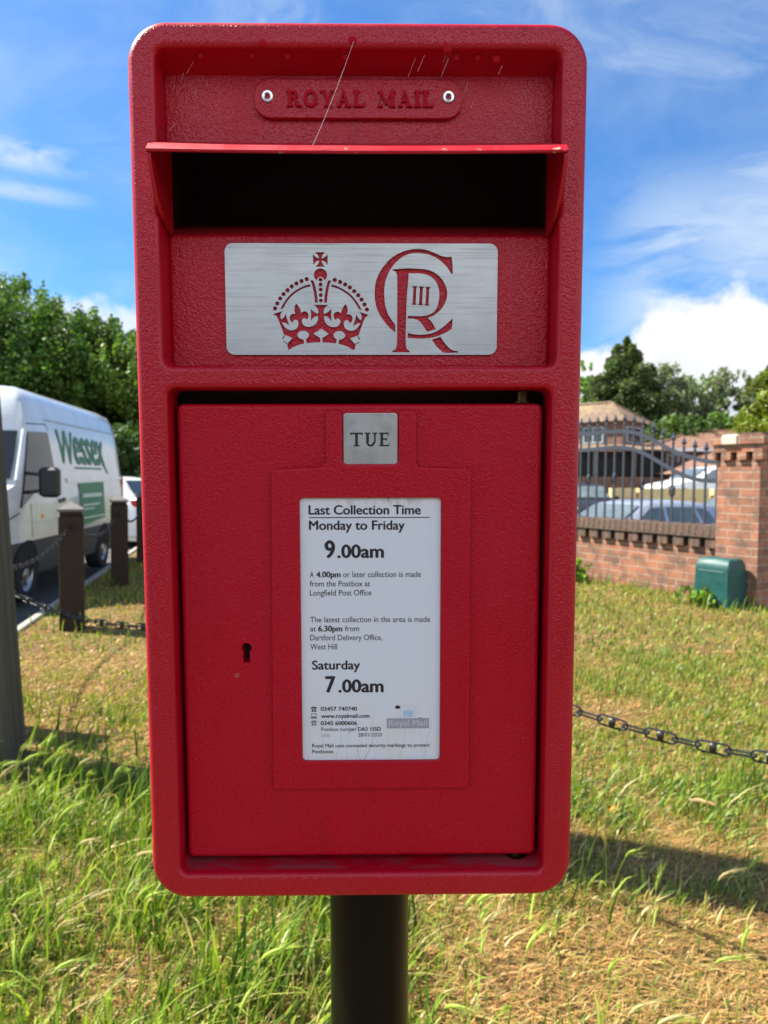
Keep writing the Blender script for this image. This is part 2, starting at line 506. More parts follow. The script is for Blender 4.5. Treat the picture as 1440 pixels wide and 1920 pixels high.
# ------------------------------------------------------------------ mesh builder
class MB:
    def __init__(s):
        s.v = []; s.f = []; s.m = []; s.mats = []

    def mi(s, m):
        if m not in s.mats: s.mats.append(m)
        return s.mats.index(m)

    def add(s, verts, faces, m):
        o = len(s.v); k = s.mi(m)
        s.v.extend(tuple(p) for p in verts)
        for f in faces:
            s.f.append(tuple(i + o for i in f)); s.m.append(k)

    def box(s, a, b, m, M=None):
        (x0, y0, z0), (x1, y1, z1) = a, b
        vs = [Vector(p) for p in ((x0, y0, z0), (x1, y0, z0), (x1, y1, z0), (x0, y1, z0), (x0, y0, z1), (x1, y0, z1), (x1, y1, z1), (x0, y1, z1))]
        if M is not None: vs = [M @ p for p in vs]
        s.add(vs, [(0, 3, 2, 1), (4, 5, 6, 7), (0, 1, 5, 4), (1, 2, 6, 5), (2, 3, 7, 6), (3, 0, 4, 7)], m)

    def cham(s, a, b, c, m, M=None):
        """box with all vertical and horizontal edges chamfered by c"""
        (x0, y0, z0), (x1, y1, z1) = a, b
        rings = []
        for z, i in ((z0, c), (z0 + c, 0), (z1 - c, 0), (z1, c)):
            k = c
            X0, X1, Y0, Y1 = x0 + i, x1 - i, y0 + i, y1 - i
            rings.append([Vector(p) for p in ((X0 + k, Y0, z), (X1 - k, Y0, z), (X1, Y0 + k, z), (X1, Y1 - k, z), (X1 - k, Y1, z), (X0 + k, Y1, z), (X0, Y1 - k, z), (X0, Y0 + k, z))])
        s.loft(rings, m, M, True, True)

    def loft(s, rings, m, M=None, cap0=True, cap1=True, closed=True, matf=None):
        n = len(rings[0]); vs = [p for r in rings for p in r]
        if M is not None: vs = [M @ Vector(p) for p in vs]
        fs = []
        for i in range(len(rings) - 1):
            for j in range(n if closed else n - 1):
                k = (j + 1) % n
                fs.append((i * n + j, i * n + k, (i + 1) * n + k, (i + 1) * n + j))
        if cap0: fs.append(tuple(reversed(range(n))))
        if cap1: fs.append(tuple((len(rings) - 1) * n + j for j in range(n)))
        if matf is None:
            s.add(vs, fs, m)
        else:
            o = len(s.v); s.v.extend(tuple(p) for p in vs)
            for f in fs:
                c = sum((Vector(vs[i]) for i in f), Vector()) / len(f)
                s.f.append(tuple(i + o for i in f)); s.m.append(s.mi(matf(c)))

    def tube(s, pts, r, m, n=8, caps=True, M=None):
        pts = [Vector(p) for p in pts]
        rr = r if hasattr(r, '__len__') else [r] * len(pts)
        rings = []
        ref = None
        for i, p in enumerate(pts):
            d = (pts[min(i + 1, len(pts) - 1)] - pts[max(i - 1, 0)]).normalized()
            if ref is None:
                ref = d.orthogonal().normalized()
            ref = (ref - d * ref.dot(d)).normalized()
            b = d.cross(ref)
            rings.append([p + (ref * math.cos(2 * math.pi * j / n) + b * math.sin(2 * math.pi * j / n)) * rr[i] for j in range(n)])
        s.loft(rings, m, M, caps, caps)

    def lathe(s, prof, m, c=(0, 0, 0), n=24, M=None, cap=True):
        rings = [[Vector((c[0] + r * math.cos(2 * math.pi * j / n), c[1] + r * math.sin(2 * math.pi * j / n), c[2] + z)) for j in range(n)] for r, z in prof]
        s.loft(rings, m, M, cap, cap)

    def ball(s, c, r, m, n=12, k=8, M=None):
        rx, ry, rz = r if hasattr(r, '__len__') else (r, r, r)
        rings = []
        for i in range(1, k):
            t = math.pi * i / k
            rings.append([Vector((c[0] + rx * math.sin(t) * math.cos(2 * math.pi * j / n), c[1] + ry * math.sin(t) * math.sin(2 * math.pi * j / n), c[2] - rz * math.cos(t))) for j in range(n)])
        s.loft(rings, m, M)

    def fill(s, loops, f3, m):
        """flat cap: loops of (x,z), the first outer, the others holes"""
        pl = [[Vector((p[0], p[1], 0)) for p in L] for L in loops]
        tris = tessellate_polygon(pl)
        flat = [p for L in loops for p in L]
        s.add([f3(*p) for p in flat], [tuple(t) for t in tris], m)

    def prism(s, loops, y0, y1, m, back=False, mwall=None):
        s.fill(loops, lambda x, z: (x, y0, z), m)
        if back: s.fill(loops, lambda x, z: (x, y1, z), m)
        for L in loops:
            s.loft([[(x, y0, z) for x, z in L], [(x, y1, z) for x, z in L]], mwall or m, cap0=False, cap1=False)

    def bevslab(s, outer, holes, y0, y1, r, m, rh=None, back=False, steps=5):
        """slab whose outer and hole rims at y0 are rounded by r"""
        rh = r if rh is None else rh
        cap = [inset(outer, r)] + [inset(h, -rh) if rh else h for h in holes]
        s.fill(cap, lambda x, z: (x, y0, z), m)
        for L, sg, q in [(outer, 1, r)] + [(h, -1, rh) for h in holes]:
            rings = []
            if q:
                for i in range(steps + 1):
                    a = math.pi / 2 * i / steps
                    LL = inset(L, sg * q * (1 - math.sin(a)))
                    rings.append([(x, y0 + q * (1 - math.cos(a)), z) for x, z in LL])
            else:
                rings.append([(x, y0, z) for x, z in L])
            rings.append([(x, y1, z) for x, z in L])
            s.loft(rings, m, cap0=False, cap1=False)
        if back: s.fill([outer] + holes, lambda x, z: (x, y1, z), m)

    def build(s, name, parent=None, smooth=35, M=None):
        me = bpy.data.meshes.new(name)
        me.from_pydata([(M @ Vector(p)) for p in s.v] if M is not None else s.v, [], s.f)
        for m in s.mats: me.materials.append(m)
        me.polygons.foreach_set('material_index', s.m)
        # uv in metres: along the wall and up it
        uvl = me.uv_layers.new(name='UVMap')
        uvs = np.zeros(len(me.loops) * 2, np.float32)
        for p in me.polygons:
            nn = p.normal
            if abs(nn.z) < .8:
                t = Vector((-nn.y, nn.x, 0)).normalized()
                h = 1.0 / max(.3, math.sqrt(1 - nn.z * nn.z))
                for li in p.loop_indices:
                    co = me.vertices[me.loops[li].vertex_index].co
                    uvs[li * 2] = co.dot(t); uvs[li * 2 + 1] = co.z * h
            else:
                for li in p.loop_indices:
                    co = me.vertices[me.loops[li].vertex_index].co
                    uvs[li * 2] = co.x; uvs[li * 2 + 1] = co.y
        uvl.data.foreach_set('uv', uvs)
        if smooth:
            me.polygons.foreach_set('use_smooth', [True] * len(me.polygons))
            me.set_sharp_from_angle(angle=math.radians(smooth))
        me.update()
        o = bpy.data.objects.new(name, me)
        col.objects.link(o)
        if parent is not None: o.parent = parent
        return o


def inset(L, d):
    """move every point of a counter-clockwise loop inwards by d"""
    n = len(L); out = []
    A = sum(L[i][0] * L[(i + 1) % n][1] - L[(i + 1) % n][0] * L[i][1] for i in range(n))
    sg = 1 if A > 0 else -1
    for i in range(n):
        p0, p1, p2 = Vector(L[i - 1]), Vector(L[i]), Vector(L[(i + 1) % n])
        e1, e2 = (p1 - p0), (p2 - p1)
        if e1.length < 1e-9 or e2.length < 1e-9: out.append(tuple(p1)); continue
        e1.normalize(); e2.normalize()
        n1, n2 = Vector((-e1.y, e1.x)), Vector((-e2.y, e2.x))
        b = (n1 + n2)
        b = b / max(.5, b.dot(n1)) if b.length > 1e-6 else n1
        q = p1 + b * (d * sg)
        out.append((q.x, q.y))
    return out


def rr(x0, z0, x1, z1, r, n=8):
    pts = []
    for cx, cz, a0 in ((x1 - r, z1 - r, 0), (x0 + r, z1 - r, 90), (x0 + r, z0 + r, 180), (x1 - r, z0 + r, 270)):
        for i in range(n + 1):
            a = math.radians(a0 + 90 * i / n)
            pts.append((cx + r * math.cos(a), cz + r * math.sin(a)))
    return pts


def rpoly(P, r, n=5):
    """polygon with rounded corners"""
    out = []
    k = len(P)
    for i in range(k):
        p0, p1, p2 = Vector(P[i - 1]), Vector(P[i]), Vector(P[(i + 1) % k])
        a, b = (p0 - p1).normalized(), (p2 - p1).normalized()
        ang = a.angle(b)
        d = min(r / math.tan(ang / 2), .49 * (p0 - p1).length, .49 * (p2 - p1).length)
        s0, s1 = p1 + a * d, p1 + b * d
        for j in range(n + 1):
            t = j / n
            q = s0 * (1 - t) ** 2 + p1 * 2 * t * (1 - t) + s1 * t * t
            out.append((q.x, q.y))
    return out


def smooth_loop(P, k=4, corner=42):
    """subdivide a traced outline; vertices with a small turn are smooth, the others stay corners"""
    n = len(P); V = [Vector(p) for p in P]; T = []
    for i in range(n):
        a, b = V[i] - V[i - 1], V[(i + 1) % n] - V[i]
        T.append(None if a.angle(b) > math.radians(corner) else (V[(i + 1) % n] - V[i - 1]).normalized())
    out = []
    for i in range(n):
        p, q = V[i], V[(i + 1) % n]
        L = (q - p).length; d = (q - p).normalized()
        t0 = (T[i] or d) * L; t1 = (T[(i + 1) % n] or d) * L
        for j in range(k):
            u = j / k
            h = p * (2 * u ** 3 - 3 * u * u + 1) + t0 * (u ** 3 - 2 * u * u + u) + q * (-2 * u ** 3 + 3 * u * u) + t1 * (u ** 3 - u * u)
            out.append((h.x, h.y))
    return out


def circ(cx, cy, r, n=18):
    return [(cx + r * math.cos(2 * math.pi * i / n), cy + r * math.sin(2 * math.pi * i / n)) for i in range(n)]


# text: outlines of Blender's built-in font as flat triangles, fitted to a width and a cap height
def text_tris(txt, bold=0.0):
    cu = bpy.data.curves.new('t', 'FONT')
    cu.body = txt; cu.size = 1.0; cu.resolution_u = 5; cu.offset = bold
    cu.fill_mode = 'FRONT'
    ob = bpy.data.objects.new('t', cu)
    col.objects.link(ob)
    dg = bpy.context.evaluated_depsgraph_get()
    me = bpy.data.meshes.new_from_object(ob.evaluated_get(dg))
    vs = [tuple(v.co[:2]) for v in me.vertices]
    fs = [tuple(p.vertices) for p in me.polygons]
    bpy.data.objects.remove(ob); bpy.data.curves.remove(cu); bpy.data.meshes.remove(me)
    return vs, fs


CAPH = .682


def put_text(mb, txt, x0, x1, zb, cap, f3, m, bold=0.0, shear=0.0):
    """bold: extra stroke width as a fraction of the cap height, laid down as shifted copies"""
    vs, fs = text_tris(txt)
    a, b = min(v[0] for v in vs), max(v[0] for v in vs)
    kz = cap / CAPH
    e = bold * cap
    kx = (x1 - x0 - e) / (b - a)
    sh = [(0, 0)] if not bold else [(0, 0), (e, 0), (e * .5, 0), (e * .5, e * .35), (e * .5, -e * .2)]
    for n_, (ox, oz) in enumerate(sh):
        P = [Vector(f3(x0 + ox + (x - a) * kx + shear * y * kz, zb + oz + y * kz)) for x, y in vs]
        if n_ and len(P) > 2:
            nn = (P[fs[0][1]] - P[fs[0][0]]).cross(P[fs[0][2]] - P[fs[0][0]]).normalized()
            P = [p + nn * 2e-5 * n_ * (cap / .01) for p in P]
        mb.add(P, fs, m)


# serif capitals as overlapping strokes in a unit-high box: list of polygons and the advance width
def serif(ch, th=.20, tn=.075):
    R = lambda a, b, c, d: [(a, b), (c, b), (c, d), (a, d)]
    sh = tn * .9
    def stem(x, w=th, sv=.09):
        return [R(x, 0, x + w, 1), R(x - sv, 0, x + w + sv, sh), R(x - sv, 1 - sh, x + w + sv, 1)]
    def ring(cx, cy, rx, ry, wx, wy, a0=0, a1=360, k=20):
        out = []
        for i in range(k):
            A, B = math.radians(a0 + (a1 - a0) * i / k), math.radians(a0 + (a1 - a0) * (i + 1) / k)
            out.append([(cx + rx * math.cos(A), cy + ry * math.sin(A)), (cx + rx * math.cos(B), cy + ry * math.sin(B)),
                        (cx + (rx - wx) * math.cos(B), cy + (ry - wy) * math.sin(B)), (cx + (rx - wx) * math.cos(A), cy + (ry - wy) * math.sin(A))])
        return out
    if ch == 'I': return stem(.09), .18 + th
    if ch == 'T': return [R(.36, 0, .36 + th * .8, 1), R(.25, 0, .47 + th * .8, sh), R(.02, 1 - tn * 1.1, .90, 1), [(.02, .78), (.07, .78), (.11, .93), (.02, .93)], [(.85, .78), (.90, .78), (.90, .93), (.81, .93)]], .95
    if ch == 'E': return stem(.10, th * .8) + [R(.1, 0, .70, tn), R(.1, .47, .56, .47 + tn), R(.1, 1 - tn, .68, 1), [(.62, .06), (.70, .06), (.76, .26), (.71, .26)], [(.60, .94), (.68, .94), (.68, .76), (.64, .76)], R(.53, .38, .57, .64)], .80
    if ch == 'U': return [R(.10, .30, .10 + th * .8, 1), R(.0, 1 - sh, .20 + th * .8, 1), R(.66, .28, .66 + tn, 1), R(.56, 1 - sh, .76 + tn, 1)] + ring(.418, .34, .318, .35, th * .62, tn * 1.3, 180, 360), .92
    if ch == 'R': return stem(.09) + ring(.42, .73, .33, .27, th, tn * 1.2, -90, 90, 12) + [R(.2, 1 - tn * 1.2, .44, 1), R(.2, .46, .44, .46 + tn * 1.2), [(.40, .50), (.60, .50), (.86, .0), (.62, .0)], R(.62, 0, .95, sh)], .95
    if ch == 'O': return ring(.5, .5, .46, .52, th, tn * 1.3), 1.0
    if ch == 'Y': return [[(.05, 1), (.28, 1), (.56, .45), (.40, .40)], [(.74, 1), (.86, 1), (.56, .40), (.46, .45)], R(.38, 0, .38 + th, .48), R(.28, 0, .48 + th, sh), R(0, 1 - sh, .38, 1), R(.64, 1 - sh, .95, 1)], .95
    if ch == 'A': return [[(.14, 0), (.24, 0), (.50, .96), (.42, .96)], [(.64, 0), (.88, 0), (.54, 1), (.40, 1)], R(.28, .30, .70, .30 + tn), R(.04, 0, .36, sh), R(.56, 0, .98, sh)], 1.0
    if ch == 'L': return stem(.09) + [R(.1, 0, .72, tn), [(.63, .05), (.72, .05), (.80, .34), (.75, .34)]], .84
    if ch == 'M': return [R(.12, 0, .20, 1), R(.84, 0, .84 + th, 1), [(.10, 1), (.32, 1), (.62, .22), (.52, .12)], [(.86, 1), (.94, 1), (.60, .12), (.54, .22)], R(.0, 0, .34, sh), R(.74, 0, 1.14, sh), R(.0, 1 - sh, .3, 1), R(.84, 1 - sh, 1.14, 1)], 1.18
    return [], .55


def serif_text(mb, txt, x0, x1, zb, cap, y_face, thick, m, gap=.10, stepy=.00001, th=.20, tn=.075):
    tot = 0; L = []
    for ch in txt:
        P, w = serif(ch, th, tn)
        L.append((P, tot)); tot += w + gap
    tot -= gap
    kx = (x1 - x0) / tot
    c = 0
    for P, o in L:
        for p in P:
            q = [(x0 + (o + a) * kx, zb + b * cap) for a, b in p]
            A = sum(q[i][0] * q[(i + 1) % len(q)][1] - q[(i + 1) % len(q)][0] * q[i][1] for i in range(len(q)))
            if A < 0: q.reverse()
            y = y_face - thick - stepy * (c % 23); c += 1
            mb.prism([q], y, y_face + .0002, m)


# ------------------------------------------------------------------ object helpers
def tag(o, label, cat, group=None, kind=None):
    o['label'] = label; o['category'] = cat
    if group: o['group'] = group
    if kind: o['kind'] = kind
    return o


def thing(name, label, cat, loc=(0, 0, 0), rot=None, group=None):
    o = bpy.data.objects.new(name, None)
    o.empty_display_size = .1
    col.objects.link(o)
    o.location = loc
    if rot is not None: o.rotation_euler = rot
    return tag(o, label, cat, group)


def struct(o):
    o['kind'] = 'structure'
    return o


def fast_mesh(name, V, Q, material, tint=None, parent=None, smooth=False):
    """V (n,3) array, Q list of (faces array, width)"""
    me = bpy.data.meshes.new(name)
    nv = len(V)
    me.vertices.add(nv)
    me.vertices.foreach_set('co', np.ascontiguousarray(V, np.float32).ravel())
    loops = np.concatenate([q.ravel() for q in Q]).astype(np.int32)
    sizes = np.concatenate([np.full(len(q), q.shape[1], np.int32) for q in Q])
    me.loops.add(len(loops))
    me.loops.foreach_set('vertex_index', loops)
    me.polygons.add(len(sizes))
    st = np.concatenate([[0], np.cumsum(sizes)[:-1]]).astype(np.int32)
    me.polygons.foreach_set('loop_start', st)
    me.polygons.foreach_set('loop_total', sizes)
    if smooth: me.polygons.foreach_set('use_smooth', np.ones(len(sizes), bool))
    me.update(calc_edges=True)
    if tint is not None:
        at = me.attributes.new('tint', 'FLOAT_COLOR', 'POINT')
        at.data.foreach_set('color', np.concatenate([tint, np.ones((nv, 1))], 1).astype(np.float32).ravel())
    me.materials.append(material)
    o = bpy.data.objects.new(name, me)
    col.objects.link(o)
    if parent is not None: o.parent = parent
    return o


# ================================================================== SETTING
def road_edge(y):
    return -2.7 if y < 3 else -2.09 - .206 * y if y > 3.0 else -2.7


WP = Vector((4.26, 8.97, 0)); WD = Vector((-.53, .848, 0)).normalized(); WN = Vector((-WD.y, WD.x, 0))   # garden wall line; WN faces the verge
if WN.x > 0: WN = -WN

mb = MB()
mb.add([(-900, -900, -.45), (900, -900, -.45), (900, 1500, -.45), (-900, 1500, -.45)], [(0, 1, 2, 3)], FIELD)
struct(mb.build('ground', smooth=0))

wallend = WP + WD * 5.2
outline = [(-2.7, -1.5), (14, -1.5), (14, 7.4), (4.75, 8.3), (4.3, 9.05), (wallend.x + .1, wallend.y), (.2, 16), (-3.2, 30), (road_edge(30), 30), (road_edge(3.01), 3.0)]
# verge as a fine grid clipped to the outline, gently uneven, with an earth skirt
mb = MB()
pl = [[Vector((p[0], p[1], 0)) for p in outline]]
tris = tessellate_polygon(pl)
mb.add([(p[0], p[1], 0) for p in outline], [tuple(t) for t in tris], SOIL)
mb.loft([[(x, y, 0) for x, y in outline], [(x, y, -.46) for x, y in outline]], SOIL, cap0=False, cap1=False)
struct(mb.build('verge', smooth=0))

ke = [(-2.705, -1.5), (-2.705, 2.99)] + [(road_edge(y) - .005, y) for y in np.linspace(3.02, 30, 14)]
mb = MB()
mb.add([(x, y, -.10) for x, y in [(p[0] - .09, p[1]) for p in ke]] + [(-22, 30, -.02), (-22, -1.5, -.02)], [tuple(range(len(ke) + 2))], ASPH)
struct(mb.build('road', smooth=0))
mb = MB()
mb.loft([[(x, y, -.2), (x, y, .022), (x - .012, y, .034), (x - .078, y, .034), (x - .092, y, .018), (x - .092, y, -.2)] for x, y in ke], CONC, closed=False, cap0=False, cap1=False)
struct(mb.build('kerb', smooth=25))

mb = MB()
mb.add([(-22, -1.52, -.06), (-22, -14, -.06), (22, -14, -.06), (22, -1.52, -.06)], [(0, 1, 2, 3)], ASPH)
struct(mb.build('pavement', smooth=0))
mb = MB()
mb.add([(4.9, 8.6, -.40), (40, 8.0, -.40), (40, 25, -.40), (-1.0, 25, -.40), (.9, 16, -.40), (wallend.x + .35, wallend.y, -.40)], [(0, 1, 2, 3, 4, 5)], ASPH)
struct(mb.build('car_park', smooth=0))

# ================================================================== POST BOX
BO = Vector((-.01794, .53848, 1.49735))
BM = (Matrix.Rotation(.0127, 3, 'Z') @ Matrix.Rotation(.0420, 3, 'X') @ Matrix.Rotation(-.01013, 3, 'Y'))
PY = .125
ax = BM @ Vector((0, 0, -1))
PX = .004
p0 = BO + BM @ Vector((PX, PY, 0))
PL = -p0.z / ax.z
postbox = thing('post_box', 'red pole-mounted post box with steel crown plate, wide letter slot and white collection notice', 'post box', p0 + ax * PL)
postbox.rotation_euler = BM.to_euler()
BOFF = Vector((-PX, -PY, PL))


def bpart(mb, name, parent=postbox, smooth=35):
    o = mb.build(name, parent, smooth)
    if parent is postbox: o.location = BOFF
    return o


OUT = rr(-.1674, -.3320, .1668, .3325, .029, 10)
REC = rr(-.1468, .0875, .1472, .3135, .007, 4)
DOP = rr(-.1444, -.3112, .1444, .0712, .006, 4)
mb = MB()
mb.bevslab(OUT, [REC, DOP], 0, .028, .0065, RED, .004)
mb.loft([[(x, .028, z) for x, z in OUT], [(x, .132, z) for x, z in OUT], [(x, .140, z) for x, z in inset(OUT, .008)]], RED, cap0=False, cap1=False)
mb.fill([inset(OUT, .008)], lambda x, z: (x, .140, z), RED)
# back of the upper recess: panel above the slot and panel carrying the cypher plate
mb.bevslab(rr(-.1480, .2545, .1484, .3085, .004, 3), [], .0235, .03, .0025, RED)
mb.bevslab(rr(-.1480, .0868, .1484, .1905, .004, 3), [], .0235, .03, .004, RED)
mb.loft([[(x, y, z) for y, z in ((.0035, .3139), (.008, .3128), (.016, .3098), (.0245, .3050))] for x in np.linspace(-.1466, .147, 3)], RED, closed=False, cap0=False, cap1=False)
# slot floor that rises behind the lower panel, and the dark cavity
mb.loft([[(x, y, z) for y, z in ((.0245, .1865), (.028, .1920), (.045, .2010), (.070, .2105), (.074, .2100), (.075, .202))] for x in (-.1466, .147)], SLOTSHADE, closed=False, cap0=False, cap1=False)
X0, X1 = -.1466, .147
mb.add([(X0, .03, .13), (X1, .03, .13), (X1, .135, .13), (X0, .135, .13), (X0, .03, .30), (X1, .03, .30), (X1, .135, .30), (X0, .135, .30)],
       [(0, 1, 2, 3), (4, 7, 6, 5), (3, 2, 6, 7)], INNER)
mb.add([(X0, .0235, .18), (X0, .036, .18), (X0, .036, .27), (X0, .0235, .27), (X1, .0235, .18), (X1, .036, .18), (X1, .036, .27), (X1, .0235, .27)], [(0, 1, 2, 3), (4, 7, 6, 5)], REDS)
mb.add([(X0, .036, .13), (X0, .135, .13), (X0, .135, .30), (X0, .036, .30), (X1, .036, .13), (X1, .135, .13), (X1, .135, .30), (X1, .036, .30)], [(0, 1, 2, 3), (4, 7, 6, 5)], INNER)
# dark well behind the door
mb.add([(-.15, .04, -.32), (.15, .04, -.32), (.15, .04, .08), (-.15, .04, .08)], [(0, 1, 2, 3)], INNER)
# sagged paint runs hanging from the top rim
for px_, pz_, r_ in ((-.069, .3165, .0032), (-.0045, .3185, .0036), (.0640, .3135, .003), (-.078, .3095, .0026), (-.052, .309, .0028), (-.010, .3085, .0030), (.071, .3095, .0028), (.087, .3085, .0026), (.1005, .3085, .0028), (-.115, .309, .0022)):
    mb.ball((px_, .0005 if pz_ > .312 else .0072, pz_ + (.0025 if pz_ < .312 else 0)), (r_ * (.8 + .5 * rnd.random()),   .0010, r_ * (.8 + .7 * rnd.random())), LETR, 12, 8)
housing = bpart(mb, 'housing')

# name plate with raised letters and two tubular rivets
mb = MB()
mb.bevslab(rr(-.0790, .2735, .0772, .3018, .0125, 8), [], .0200, .0236, .0008, RED, steps=3)
serif_text(mb, 'ROYAL MAIL', -.0545, .0570, .2815, .0118,   .0200, .0013, LETR, gap=.09, th=.24, tn=.14)
nplate = bpart(mb, 'name_plate')
for rx in (-.0688, .0669):
    mb = MB()
    prof = [(.0046, 0), (.0046, .0006), (.0040, .0014), (.0026, .0016), (.0020, .0012), (.0019, -.0005)]
    mb.lathe([(r, z) for r, z in prof], RIVET, n=20, M=Matrix.Translation((rx, .0200, .2888)) @ Matrix.Rotation(math.pi / 2, 4, 'X'), cap=False)
    mb.lathe([(.0019, -.0004), (.0001, -.0004)], KEYB, n=20, M=Matrix.Translation((rx, .0200, .2888)) @ Matrix.Rotation(math.pi / 2, 4, 'X'), cap=False)
    bpart(mb, 'rivet', nplate)

# hood over the slot: sloping top plate with a turned-down lip and two curved cheeks
mb = MB()
def bow(x): return .0012 * (x / .146) ** 2
prof = [(.0245, .2580), (-.0215, .2375), (-.0245, .2362), (-.0292, .2316), (-.0300, .2306), (-.0297, .2294), (-.0285, .2290), (-.0200, .2340), (.0245, .2556)]
xs = np.linspace(-.1456, .1452, 13)
mb.loft([[(x, y, z + (bow(x) - .0006)) for y, z in prof] for x in xs], HOODM)
for sx in (-1, 1):
    ch = [(.0245, .2570), (-.0270, .2335), (-.0278, .2290), (-.0262, .2240), (-.0215, .2150), (-.0130, .2045), (-.0020, .1965), (.0110, .1915), (.0245, .1890)]
    a, b = sx * .1455, sx * .1430
    mb.loft([[(a, y, z) for y, z in ch], [(b, y, z) for y, z in ch]], HOODM)
bpart(mb, 'hood', smooth=30)

# steel plate with the pierced crown and cypher
def P1(u, v):  # photo pixels on the plate -> plate plane
    return (-.1038 + (u - 421) * .0004094, .1833 - (v - 455) * .000402 - (u - 421) * .0000031 + (v - 455) * (u - 680) * 1e-8)
def crown(L): return [P1(500 + x / 7.2, 460 + y / 7.2) for x, y in L]
def cyph(L): return [P1(690 + x / 8.0, 455 + y / 8.0) for x, y in L]
MIR = 723
def mir(L): return [(2 * MIR - x, y + (x - MIR) * -.006) for x, y in reversed(L)]
holes = []
patee = [(648, 85), (788, 85), (760, 112), (745, 140), (738, 168), (765, 160), (795, 138), (818, 110), (818, 255), (795, 227), (765, 206), (738, 198), (745, 230), (765, 260), (790, 280), (650, 280), (676, 258), (695, 230), (702, 198), (675, 206), (646, 228), (622, 255), (622, 110), (646, 138), (675, 160), (702, 168), (695, 140), (676, 112)]
holes.append(crown(smooth_loop(patee, 3, 50)))
orb = [(720 + 90 * math.cos(math.radians(a)), 390 + 90 * math.sin(math.radians(a))) for a in range(128, 413, 12)]
orb += [(720 + 47 * math.cos(math.radians(a)), 462 + 47 * math.sin(math.radians(a))) for a in range(-10, -171, -20)]
holes.append(crown(orb))
for x, y in ((720, 453), (720, 517), (721, 585), (722, 660), (722, 733)): holes.append(crown(circ(x, y, 27)))
sup = [(580, 462), (622, 462), (640, 510), (660, 590), (674, 670), (682, 760), (640, 760), (634, 670), (620, 590), (602, 510)]
bandL = [(575, 513), (500, 536), (415, 578), (335, 632), (262, 706), (205, 790), (170, 855), (212, 838), (245, 780), (300, 705), (365, 645), (440, 595), (515, 562), (583, 545)]
for L in (sup, bandL):
    q = smooth_loop(L, 3)
    holes.append(crown(q)); holes.append(crown(mir(q)))
for x, y in ((533, 447), (462, 474), (394, 506), (331, 547), (273, 597), (218, 651), (173, 709), (133, 775), (100, 843)):
    holes.append(crown(circ(x, y, 29))); holes.append(crown(circ(2 * MIR - x, y + 8, 29)))
left = [(618, 790), (655, 815), (680, 850), (688, 895), (676, 912), (642, 895), (608, 868), (585, 840), (585, 1010), (608, 978), (642, 950), (676, 940), (682, 965), (675, 1005), (655, 1042), (620, 1070), (575, 1087), (520, 1084), (480, 1060), (463, 1022), (467, 990), (487, 972), (510, 976), (528, 994),
        (548, 965), (553, 930), (540, 898), (510, 880), (475, 885), (452, 905), (448, 880), (438, 845), (415, 805), (388, 775), (369, 810), (362, 860), (368, 895), (376, 914), (340, 912), (310, 930), (295, 960), (300, 995), (318, 1020), (338, 1032), (350, 1005), (375, 992), (400, 1003), (415, 1035), (410, 1075), (388, 1112), (345, 1132), (300, 1135), (255, 1115), (225, 1086), (205, 1058), (192, 1032),
        (225, 1034), (258, 1050), (290, 1075), (265, 990), (240, 910), (226, 950), (202, 978), (180, 988), (172, 942), (184, 900), (212, 872), (70, 920), (112, 942), (138, 985), (162, 1045), (190, 1120), (216, 1195),
        (236, 1204), (332, 1240), (268, 1312), (258, 1326), (275, 1405), (370, 1352), (440, 1328), (488, 1318), (482, 1262), (440, 1250), (410, 1228), (398, 1200), (410, 1170), (440, 1148), (477, 1142), (515, 1148), (545, 1170), (557, 1200), (545, 1230), (511, 1258), (524, 1311), (620, 1302), (710, 1300), (710, 1242), (664, 1212), (620, 1182), (674, 1146), (MIR, 1113)]
ls = smooth_loop(left + [(2 * MIR - x, y) for x, y in reversed(left[:-1])], 3, 48)
holes.append(crown([(x, y + max(0, x - MIR) * .012) for x, y in ls]))
for s_ in ([(190, 1255), (216, 1203), (229, 1210), (206, 1255)], [(203, 1290), (214, 1284), (262, 1312), (255, 1322)]):
    holes.append(crown(s_)); holes.append(crown([(2 * MIR - x, y + 8) for x, y in reversed(s_)]))
C1 = [(1247, 180), (1190, 190), (1110, 178), (1000, 132), (870, 86), (745, 72), (600, 88), (470, 135), (340, 215), (240, 320), (160, 440), (110, 570), (92, 720), (100, 860), (130, 980), (180, 1080), (240, 1170), (310, 1250), (400, 1330),
      (400, 1215), (340, 1130), (290, 1040), (255, 930), (240, 800), (238, 680), (255, 560), (295, 450), (345, 360), (420, 270), (520, 190), (630, 145), (745, 133), (870, 148), (980, 185), (1080, 245), (1160, 320), (1210, 385), (1245, 440), (1270, 440), (1266, 330), (1255, 240)]
R1 = [(360, 378), (420, 374), (600, 362), (740, 367), (880, 380), (990, 420), (1080, 490), (1148, 590), (1183, 690), (1183, 790), (1150, 890), (1090, 980), (1000, 1060), (892, 1108), (940, 1150), (982, 1210), (1015, 1275), (885, 1318), (840, 1250), (790, 1180), (740, 1140), (680, 1122), (592, 1118),
      (592, 1075), (700, 1080), (820, 1078), (920, 1055), (1000, 1000), (1045, 910), (1065, 800), (1062, 690), (1035, 600), (980, 520), (890, 462), (780, 440), (605, 438), (598, 560), (580, 760), (570, 1000), (562, 1300), (562, 1480), (575, 1570), (622, 1612), (622, 1632), (358, 1632), (358, 1612), (405, 1590), (425, 1520), (430, 1400), (432, 1000), (432, 520), (425, 450), (400, 410), (362, 395)]
C2 = [(592, 1335), (680, 1355), (800, 1361), (920, 1348), (1030, 1308), (1130, 1240), (1210, 1170), (1272, 1112), (1267, 1200), (1255, 1275), (1160, 1332), (1050, 1380), (940, 1410), (800, 1421), (690, 1419), (592, 1410)]
